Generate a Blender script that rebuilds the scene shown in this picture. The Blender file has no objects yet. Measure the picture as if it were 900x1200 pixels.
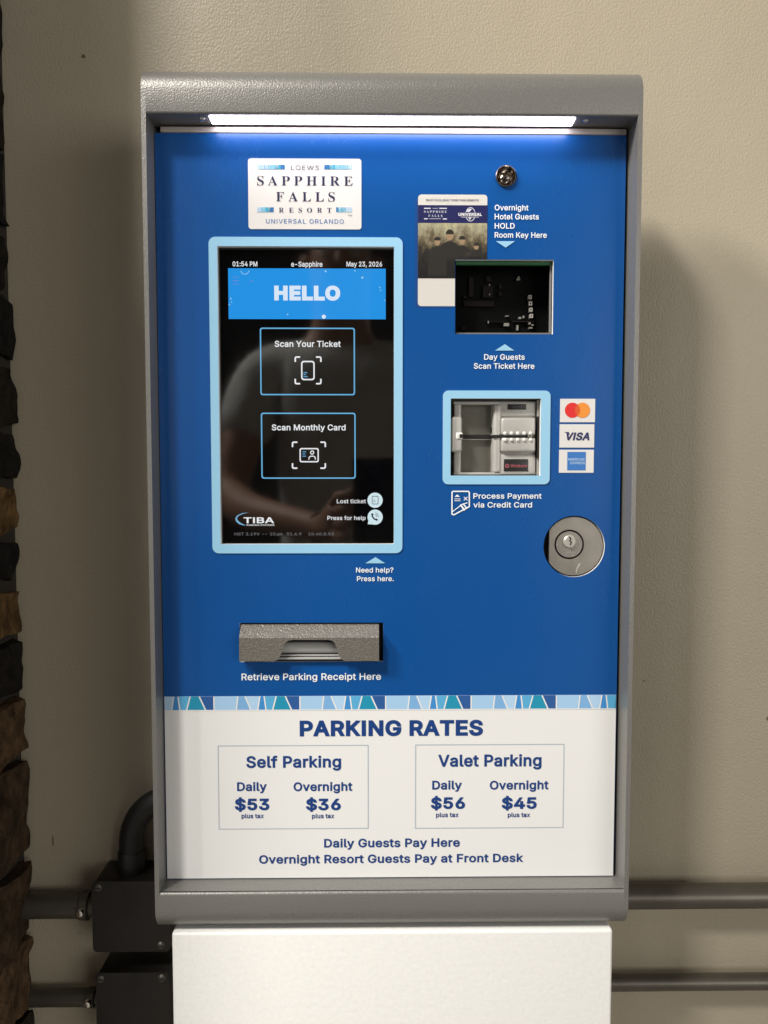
import bpy, bmesh, math, random
from mathutils import Vector, Matrix, noise, geometry

random.seed(7)
S = bpy.context.scene
COL = S.collection

# ------------------------------------------------------------------ camera
F = 900.0                                   # focal length in photo pixels (photo is 900 x 1200)
CAM = Vector((0.0, -0.60, 1.22))
_d1 = Vector((0.99991883, -0.00082899, 0.01271404)).normalized()     # world X seen from the camera (right, down, forward)
_d2 = Vector((0.00286455, 0.99835171, 0.05732072))                   # world -Z
_d2 = (_d2 - _d2.dot(_d1) * _d1).normalized()
_n = _d1.cross(_d2)                                                  # world Y
# rows of the world->camera matrix
ROW = [Vector((_d1[i], _n[i], -_d2[i])) for i in range(3)]
cam_data = bpy.data.cameras.new('camera')
cam = bpy.data.objects.new('camera', cam_data)
COL.objects.link(cam)
cam_data.sensor_fit = 'VERTICAL'
cam_data.sensor_height = 36.0
cam_data.lens = 36.0 * F / 1200.0
cam_data.clip_start = 0.01
cam_data.clip_end = 60
cam.matrix_world = Matrix.Translation(CAM) @ Matrix((
    (ROW[0][0], -ROW[1][0], -ROW[2][0]),
    (ROW[0][1], -ROW[1][1], -ROW[2][1]),
    (ROW[0][2], -ROW[1][2], -ROW[2][2]))).to_4x4()
S.camera = cam

# ------------------------------------------------------------------ world, lamps, exposure
S.view_settings.view_transform = 'Standard'
S.view_settings.look = 'None'
S.view_settings.exposure = 0.0
S.view_settings.gamma = 1.0
W = bpy.data.worlds.new('World')
S.world = W
W.use_nodes = True
bg = W.node_tree.nodes['Background']
bg.inputs['Color'].default_value = (1.0, 0.92, 0.82, 1)
bg.inputs['Strength'].default_value = 0.18


def area(name, loc, target, size, power, color, size_y=None):
    l = bpy.data.lights.new(name, 'AREA')
    l.shape = 'RECTANGLE'
    l.size = size
    l.size_y = size_y or size
    l.energy = power
    l.color = color
    o = bpy.data.objects.new(name, l)
    COL.objects.link(o)
    o.location = loc
    d = Vector(target) - Vector(loc)
    o.rotation_euler = d.to_track_quat('-Z', 'Y').to_euler()
    return o


TGT = (0, 0, 1.22)
# two ceiling fixtures of the garage, up and to the left of the machine
area('ceiling_lamp_near', (-1.44, -1.80, 1.22 + 2.50), TGT, 0.42, 92, (1.0, 0.955, 0.88))
area('ceiling_lamp_far', (-2.40, -1.30, 1.22 + 2.20), TGT, 0.50, 118, (1.0, 0.955, 0.88))
# daylight through the open side of the garage, left of the photographer
area('garage_opening', (-2.0, -4.0, 1.7), TGT, 0.7, 10, (0.96, 0.98, 1.0), 1.5)
# added soft fill from the front right, lifts the shaded wall beside the machine
area('right_fill', (2.9, -3.6, 1.6), TGT, 2.6, 58, (1.0, 0.97, 0.92), 1.6)


def U(px, py, y=0.0):
    """photo pixel -> world (x, z) on the vertical plane at depth y"""
    a, b = (px - 450.0) / F, (py - 600.0) / F
    d = ROW[0] * a + ROW[1] * b + ROW[2]
    t = (y - CAM.y) / d.y
    p = CAM + d * t
    return p.x, p.z


def R(l, t, r, b, y=0.0):
    """photo rectangle -> (x0, x1, z0, z1) on plane y"""
    mx, my = (l + r) / 2, (t + b) / 2
    return U(l, my, y)[0], U(r, my, y)[0], U(mx, b, y)[1], U(mx, t, y)[1]


# ------------------------------------------------------------------ materials
_mats = {}


def mat(name, col, rough=0.5, metal=0.0, spec=0.5, emit=None, es=1.0, bump=None, var=None, coat=0.0):
    """bump = (scale, strength, distance[, detail]); var = (scale, amount) colour variation"""
    if name in _mats:
        return _mats[name]
    m = bpy.data.materials.new(name)
    m.use_nodes = True
    nt = m.node_tree
    b = nt.nodes['Principled BSDF']
    b.inputs['Base Color'].default_value = (*col, 1)
    b.inputs['Roughness'].default_value = rough
    b.inputs['Metallic'].default_value = metal
    b.inputs['Specular IOR Level'].default_value = spec
    b.inputs['Coat Weight'].default_value = coat
    if emit:
        b.inputs['Emission Color'].default_value = (*emit, 1)
        b.inputs['Emission Strength'].default_value = es
    tc = nt.nodes.new('ShaderNodeTexCoord')
    if var:
        n = nt.nodes.new('ShaderNodeTexNoise')
        n.inputs['Scale'].default_value = var[0]
        n.inputs['Detail'].default_value = 5
        nt.links.new(tc.outputs['Object'], n.inputs['Vector'])
        mx = nt.nodes.new('ShaderNodeMix')
        mx.data_type = 'RGBA'
        mr = nt.nodes.new('ShaderNodeMapRange')
        mr.inputs['From Min'].default_value = 0.3
        mr.inputs['From Max'].default_value = 0.7
        nt.links.new(n.outputs['Fac'], mr.inputs['Value'])
        nt.links.new(mr.outputs['Result'], mx.inputs['Factor'])
        mx.inputs['A'].default_value = (*[c * (1 - var[1]) for c in col], 1)
        mx.inputs['B'].default_value = (*[min(1, c * (1 + var[1])) for c in col], 1)
        nt.links.new(mx.outputs['Result'], b.inputs['Base Color'])
    if bump:
        n = nt.nodes.new('ShaderNodeTexNoise')
        n.inputs['Scale'].default_value = bump[0]
        n.inputs['Detail'].default_value = bump[3] if len(bump) > 3 else 2
        nt.links.new(tc.outputs['Object'], n.inputs['Vector'])
        bp = nt.nodes.new('ShaderNodeBump')
        bp.inputs['Strength'].default_value = bump[1]
        bp.inputs['Distance'].default_value = bump[2]
        nt.links.new(n.outputs['Fac'], bp.inputs['Height'])
        nt.links.new(bp.outputs['Normal'], b.inputs['Normal'])
    _mats[name] = m
    return m


def smudge(m, lo, hi, scale):
    """uneven gloss: wiped fingerprints and dust"""
    nt = m.node_tree
    tc = nt.nodes.new('ShaderNodeTexCoord')
    mp = nt.nodes.new('ShaderNodeMapping')
    mp.inputs['Rotation'].default_value = (0, 0.6, 0)
    mp.inputs['Scale'].default_value = (1, 1, 0.45)
    n = nt.nodes.new('ShaderNodeTexNoise')
    n.inputs['Scale'].default_value = scale
    n.inputs['Detail'].default_value = 7
    n.inputs['Roughness'].default_value = 0.65
    r = nt.nodes.new('ShaderNodeMapRange')
    r.inputs['From Min'].default_value = 0.35
    r.inputs['From Max'].default_value = 0.68
    r.inputs['To Min'].default_value = lo
    r.inputs['To Max'].default_value = hi
    nt.links.new(tc.outputs['Object'], mp.inputs['Vector'])
    nt.links.new(mp.outputs['Vector'], n.inputs['Vector'])
    nt.links.new(n.outputs['Fac'], r.inputs['Value'])
    nt.links.new(r.outputs['Result'], nt.nodes['Principled BSDF'].inputs['Roughness'])


def emis(name, col, es=1.0):
    """screen pixels: lit, under a glass-smooth front"""
    return mat(name, (0.0, 0.0, 0.0), 0.06, emit=col, es=es)


M_HOUSE = mat('hammered_grey_paint', (0.225, 0.220, 0.208), 0.36, 0.42, bump=(850, 0.5, 0.0006, 3), var=(1100, 0.12))
M_CHUTE = mat('hammered_brown_grey', (0.185, 0.170, 0.150), 0.36, 0.35, bump=(640, 0.75, 0.0008, 2), var=(800, 0.2))
M_BLUE = mat('blue_print', (0.0035, 0.074, 0.290), 0.27, spec=0.42, bump=(35, 0.05, 0.0006), var=(6, 0.03))
M_EDGE = mat('raw_sheet_edge', (0.88, 0.88, 0.86), 0.4)
M_WHITE = mat('white_print', (0.79, 0.79, 0.785), 0.34, bump=(30, 0.05, 0.0006), var=(5, 0.015))
M_STICK = mat('white_sticker', (0.70, 0.685, 0.675), 0.3)
M_LBLUE = mat('light_blue_print', (0.30, 0.57, 0.78), 0.33)
M_TXT_W = mat('white_lettering', (0.82, 0.86, 0.90), 0.4)
M_TXT_B = mat('navy_lettering', (0.006, 0.044, 0.205), 0.4)
M_TXT_D = mat('dark_navy_lettering', (0.016, 0.020, 0.075), 0.4)
M_TXT_U = mat('blue_lettering', (0.030, 0.14, 0.40), 0.4)
M_LINE = mat('pale_blue_line', (0.42, 0.50, 0.58), 0.4)
M_CREAM = mat('cream_enamel', (0.79, 0.79, 0.77), 0.45, bump=(260, 0.35, 0.0006, 3), var=(300, 0.03))
M_BLACK = mat('black_plastic', (0.012, 0.012, 0.012), 0.4)
M_DARK = mat('dark_interior', (0.02, 0.02, 0.02), 0.7)
M_GLASS = mat('screen_glass', (0.0012, 0.0012, 0.0014), 0.035, spec=1.0)
M_CHROME = mat('chrome', (0.75, 0.72, 0.68), 0.14, 1.0)
M_STEEL = mat('lock_steel', (0.42, 0.39, 0.345), 0.33, 0.85, bump=(90, 0.2, 0.0005, 6), var=(60, 0.12))
M_STEEL2 = mat('lock_face', (0.33, 0.31, 0.28), 0.4, 0.8, bump=(500, 0.4, 0.0005, 4))
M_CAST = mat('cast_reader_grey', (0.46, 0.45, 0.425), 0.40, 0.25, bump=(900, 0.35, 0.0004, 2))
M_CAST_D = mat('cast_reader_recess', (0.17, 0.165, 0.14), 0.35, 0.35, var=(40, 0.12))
M_LED = mat('led_diffuser', (0.9, 0.9, 0.9), 0.5, emit=(0.94, 0.89, 1.0), es=12.0)
M_CONDUIT = mat('galvanised_conduit', (0.135, 0.122, 0.102), 0.40, 0.7, var=(25, 0.15), bump=(60, 0.12, 0.0005))
M_BOX = mat('painted_steel_box', (0.023, 0.020, 0.018), 0.42, 0.5, var=(30, 0.2), bump=(140, 0.15, 0.0005))
M_PCB = mat('circuit_green', (0.02, 0.115, 0.045), 0.45)


smudge(M_BLUE, 0.23, 0.31, 9)
smudge(M_GLASS, 0.03, 0.075, 20)
smudge(M_WHITE, 0.31, 0.38, 9)
smudge(M_CREAM, 0.34, 0.55, 12)


# ------------------------------------------------------------------ object helpers
def link(name, me, m, parent=None, label=None):
    o = bpy.data.objects.new(name, me)
    COL.objects.link(o)
    for x in (m if isinstance(m, (list, tuple)) else [m]):
        me.materials.append(x)
    if parent is not None:
        o.parent = parent
        # parents are Empties or meshes that carry only a translation
        o.matrix_parent_inverse = Matrix.Translation(-world_loc(parent))
    if label:
        o['label'] = label
    return o


def world_loc(o):
    v = Vector(o.location)
    # meshes built in world coordinates sit at location 0 and undo their parent's shift
    if o.parent is not None:
        return v
    return v


def empty(name, loc, label, cat, group=None):
    o = bpy.data.objects.new(name, None)
    COL.objects.link(o)
    o.location = loc
    o.empty_display_size = 0.05
    tag(o, label, cat, group)
    return o


def tag(o, label=None, cat=None, group=None, kind=None):
    if label:
        o['label'] = label
    if cat:
        o['category'] = cat
    if group:
        o['group'] = group
    if kind:
        o['kind'] = kind
    return o


def bm_mesh(name, bm, smooth=False):
    me = bpy.data.meshes.new(name)
    bmesh.ops.recalc_face_normals(bm, faces=bm.faces)
    bm.to_mesh(me)
    bm.free()
    if smooth:
        for p in me.polygons:
            p.use_smooth = True
    return me


def smooth_by_angle(me, deg=35):
    for p in me.polygons:
        p.use_smooth = True
    try:
        me.set_sharp_from_angle(angle=math.radians(deg))
    except Exception:
        pass


def box(name, x0, x1, y0, y1, z0, z1, m, parent=None, bev=0.0, seg=2, label=None):
    bm = bmesh.new()
    bmesh.ops.create_cube(bm, size=1)
    for v in bm.verts:
        v.co = Vector((x0 + (v.co.x + .5) * (x1 - x0), y0 + (v.co.y + .5) * (y1 - y0), z0 + (v.co.z + .5) * (z1 - z0)))
    if bev:
        bmesh.ops.bevel(bm, geom=bm.edges[:], offset=bev, segments=seg, affect='EDGES', profile=0.5)
    me = bm_mesh(name, bm)
    if bev:
        smooth_by_angle(me, 40)
    return link(name, me, m, parent, label)


def area2(l):
    return sum(l[i][0] * l[(i + 1) % len(l)][1] - l[(i + 1) % len(l)][0] * l[i][1] for i in range(len(l))) / 2


def ccw(l):
    return l if area2(l) > 0 else l[::-1]


def cw(l):
    return ccw(l)[::-1]


def winding(p, loops):
    x, y = p
    w = 0
    for l in loops:
        n = len(l)
        for i in range(n):
            x0, y0 = l[i]
            x1, y1 = l[(i + 1) % n]
            if y0 <= y < y1 and (x1 - x0) * (y - y0) - (x - x0) * (y1 - y0) > 0:
                w += 1
            elif y1 <= y < y0 and (x1 - x0) * (y - y0) - (x - x0) * (y1 - y0) < 0:
                w -= 1
    return w


def fill(loops, scale=1.0):
    """triangulate the non-zero-winding inside of 2-D loops; returns verts, triangles (ccw)"""
    vs, es = [], []
    for l in loops:
        n0 = len(vs)
        vs += [Vector((p[0] * scale, p[1] * scale)) for p in l]
        es += [(n0 + i, n0 + (i + 1) % len(l)) for i in range(len(l))]
    ov, oe, of, *_ = geometry.delaunay_2d_cdt(vs, es, [], 0, 1e-6)
    sl = [[(p[0] * scale, p[1] * scale) for p in l] for l in loops]
    tris = []
    for f in of:
        c = (sum(ov[i].x for i in f) / 3, sum(ov[i].y for i in f) / 3)
        if winding(c, sl) != 0:
            a, b, d = f
            if (ov[b] - ov[a]).cross(ov[d] - ov[a]) < 0:
                f = (a, d, b)
            tris.append(tuple(f))
    return [(v.x / scale, v.y / scale) for v in ov], tris


def flat(name, loops, y, m, parent=None, label=None):
    """flat print in the XZ plane at depth y, facing the viewer (-Y)"""
    v, t = fill(loops, 1000.0)
    me = bpy.data.meshes.new(name)
    me.from_pydata([(p[0], y, p[1]) for p in v], [], t)
    return link(name, me, m, parent, label)


def plate(name, outer, holes, y0, y1, m, parent=None, label=None, mats2=None):
    """a sheet with real thickness between y0 (front) and y1 (back); its cut edges take the second material"""
    loops = [ccw(outer)] + [cw(h) for h in holes]
    v, t = fill(loops, 1000.0)
    n = len(v)
    verts = [(p[0], y0, p[1]) for p in v] + [(p[0], y1, p[1]) for p in v]
    faces = list(t) + [(c + n, b + n, a + n) for a, b, c in t]
    idx = [0] * len(faces)
    for l in loops:
        k = len(verts)
        verts += [(p[0], y0, p[1]) for p in l] + [(p[0], y1, p[1]) for p in l]
        L = len(l)
        for i in range(L):
            j = (i + 1) % L
            faces.append((k + j, k + i, k + L + i, k + L + j))
            idx.append(1 if mats2 else 0)
    me = bpy.data.meshes.new(name)
    me.from_pydata(verts, [], faces)
    me.polygons.foreach_set('material_index', idx)
    return link(name, me, [m, mats2] if mats2 else m, parent, label)


def rrect(x0, x1, z0, z1, r=0.0, seg=6):
    if r <= 0:
        return [(x0, z0), (x1, z0), (x1, z1), (x0, z1)]
    out = []
    for cx, cz, a0 in ((x1 - r, z0 + r, -90), (x1 - r, z1 - r, 0), (x0 + r, z1 - r, 90), (x0 + r, z0 + r, 180)):
        for i in range(seg + 1):
            a = math.radians(a0 + 90 * i / seg)
            out.append((cx + r * math.cos(a), cz + r * math.sin(a)))
    return out


def circle(cx, cz, r, n=40, a0=0, a1=360):
    full = abs(a1 - a0) >= 360
    k = n if full else n + 1
    return [(cx + r * math.cos(math.radians(a0 + (a1 - a0) * i / n)), cz + r * math.sin(math.radians(a0 + (a1 - a0) * i / n))) for i in range(k)]


def stroke(pts, w, closed=False):
    """line of width w as ccw quads with joints"""
    loops = []
    P = list(pts) + ([pts[0]] if closed else [])
    for (ax, az), (bx, bz) in zip(P, P[1:]):
        dx, dz = bx - ax, bz - az
        L = math.hypot(dx, dz) or 1e-9
        nx, nz = -dz / L * w / 2, dx / L * w / 2
        ex, ez = dx / L * w * .12, dz / L * w * .12
        loops.append(ccw([(ax - nx - ex, az - nz - ez), (bx - nx + ex, bz - nz + ez), (bx + nx + ex, bz + nz + ez), (ax + nx - ex, az + nz - ez)]))
    for (x, z) in (P[1:-1] if not closed else P[:-1]):
        loops.append(circle(x, z, w / 2, 8))
    return loops


def pxs(pts, y=0.0):
    return [U(a, b, y) for a, b in pts]


# ------------------------------------------------------------------ lettering
def parse(tab):
    out = {}
    for ch, (adv, s) in tab.items():
        loops = []
        for part in s.split('|'):
            if part:
                loops.append([tuple(int(q) for q in p.split(',')) for p in part.split()])
        out[ch] = (adv, loops)
    return out


def embolden(loops, d):
    if not loops or abs(d) < 1e-6:
        return loops
    big = max(loops, key=lambda l: abs(area2(l)))
    s = 1 if area2(big) > 0 else -1
    res = []
    for l in loops:
        n = len(l)
        q = []
        for i in range(n):
            p0, p, p1 = Vector(l[i - 1]), Vector(l[i]), Vector(l[(i + 1) % n])
            a, b = (p - p0).normalized(), (p1 - p).normalized()
            na, nb = Vector((a.y, -a.x)) * s, Vector((b.y, -b.x)) * s
            m = na + nb
            if m.length < 1e-4:
                m = na
            m.normalize()
            c = max(0.62, m.dot(na))
            q.append(tuple(p + m * (d / c)))
        res.append(q)
    if s < 0:
        res = [l[::-1] for l in res]
    return res


_gcache = {}


def glyph(font, ch, bold):
    k = (font, ch, bold)
    if k not in _gcache:
        adv, loops = FONTS[font].get(ch, (250, []))
        loops = embolden(loops, bold)
        if loops:
            v, t = fill(loops, 0.01)
            xs = [p[0] for l in loops for p in l]
            _gcache[k] = (adv, v, t, min(xs), max(xs))
        else:
            _gcache[k] = (adv or 250, [], [], 0, 0)
    return _gcache[k]


CAPH = {'sans': 509.0, 'serif': 455.0}


def txt(s, l, r, cap, base, m, parent, y=-0.0003, bold=16, font='sans', track=0, slant=0.0, name='lettering', label=None):
    """a printed line: l, r = its left and right ends, cap/base = top of capitals and baseline, all in photo pixels"""
    x0, z0 = U(l, (cap + base) / 2, y)
    x1, _ = U(r, (cap + base) / 2, y)
    zb, zt = U((l + r) / 2, base, y)[1], U((l + r) / 2, cap, y)[1]
    if base - cap < 12:
        zb, zt = zb + (zt - zb) * 0.02, zt - (zt - zb) * 0.045
    x = 0.0
    items = []
    for ch in s:
        adv, v, t, a, b = glyph(font, ch, bold)
        if font == 'serif':
            if ch == ' ':
                x += 250
                continue
            items.append((x - a, v, t, x, x + b - a))
            x += (b - a) + 40 + track
        elif not v:
            x += adv if ch != ' ' else 200
            x += track
        else:
            items.append((x, v, t, x + a, x + b))
            x += adv + track + bold * 0.9
    lo = min(i[3] for i in items)
    hi = max(i[4] for i in items)
    ch_ = CAPH[font] + bold
    sz = (zt - zb) / ch_
    sx = (x1 - x0) / (hi - lo)
    verts, faces = [], []
    for ox, v, t, a, b in items:
        n = len(verts)
        verts += [(x0 + (ox + p[0] - lo + slant * p[1]) * sx, y, zb + (p[1] + bold / 2) * sz) for p in v]
        faces += [tuple(i + n for i in f) for f in t]
    me = bpy.data.meshes.new(name)
    me.from_pydata(verts, [], faces)
    return link(name, me, m, parent, label)


def lathe(name, cx, cz, prof, m, parent=None, n=48, label=None, smooth=True):
    """surface of revolution about the Y axis through (cx, cz); prof = [(radius, y)]"""
    verts, faces = [], []
    for r, y in prof:
        for i in range(n):
            a = 2 * math.pi * i / n
            verts.append((cx + r * math.cos(a), y, cz + r * math.sin(a)))
    for k in range(len(prof) - 1):
        for i in range(n):
            j = (i + 1) % n
            faces.append((k * n + i, k * n + j, (k + 1) * n + j, (k + 1) * n + i))
    me = bpy.data.meshes.new(name)
    me.from_pydata(verts, [], faces)
    bm = bmesh.new()
    bm.from_mesh(me)
    bmesh.ops.remove_doubles(bm, verts=bm.verts, dist=1e-7)
    bmesh.ops.recalc_face_normals(bm, faces=bm.faces)
    bm.to_mesh(me)
    bm.free()
    if smooth:
        smooth_by_angle(me, 30)
    return link(name, me, m, parent, label)


def tube(name, path, r, m, parent=None, n=20, label=None):
    bm = bmesh.new()
    rings = []
    P = [Vector(p) for p in path]
    prev = None
    for i, p in enumerate(P):
        t = (P[min(i + 1, len(P) - 1)] - P[max(i - 1, 0)]).normalized()
        up = Vector((0, 1, 0)) if abs(t.y) < 0.9 else Vector((0, 0, 1))
        a = t.cross(up).normalized()
        b = t.cross(a).normalized()
        rr = r[i] if isinstance(r, (list, tuple)) else r
        rings.append([bm.verts.new(p + a * rr * math.cos(2 * math.pi * k / n) + b * rr * math.sin(2 * math.pi * k / n)) for k in range(n)])
    for A, B in zip(rings, rings[1:]):
        for k in range(n):
            bm.faces.new((A[k], A[(k + 1) % n], B[(k + 1) % n], B[k]))
    bm.faces.new(rings[0][::-1])
    bm.faces.new(rings[-1])
    me = bm_mesh(name, bm)
    smooth_by_angle(me, 40)
    return link(name, me, m, parent, label)


def extrude_x(name, prof, x0, x1, m, parent=None, bev=0.0, bev_side=None, label=None):
    """closed profile [(y, z)] extruded along X"""
    bm = bmesh.new()
    a = [bm.verts.new((x0, y, z)) for y, z in prof]
    b = [bm.verts.new((x1, y, z)) for y, z in prof]
    fa = bm.faces.new(a)
    fb = bm.faces.new(b[::-1])
    n = len(prof)
    for i in range(n):
        j = (i + 1) % n
        bm.faces.new((a[j], a[i], b[i], b[j]))
    if bev:
        f = fa if bev_side == 'left' else fb
        bmesh.ops.bevel(bm, geom=list(f.edges), offset=bev, segments=4, affect='EDGES', profile=0.5)
    me = bm_mesh(name, bm)
    smooth_by_angle(me, 32)
    return link(name, me, m, parent, label)


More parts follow.
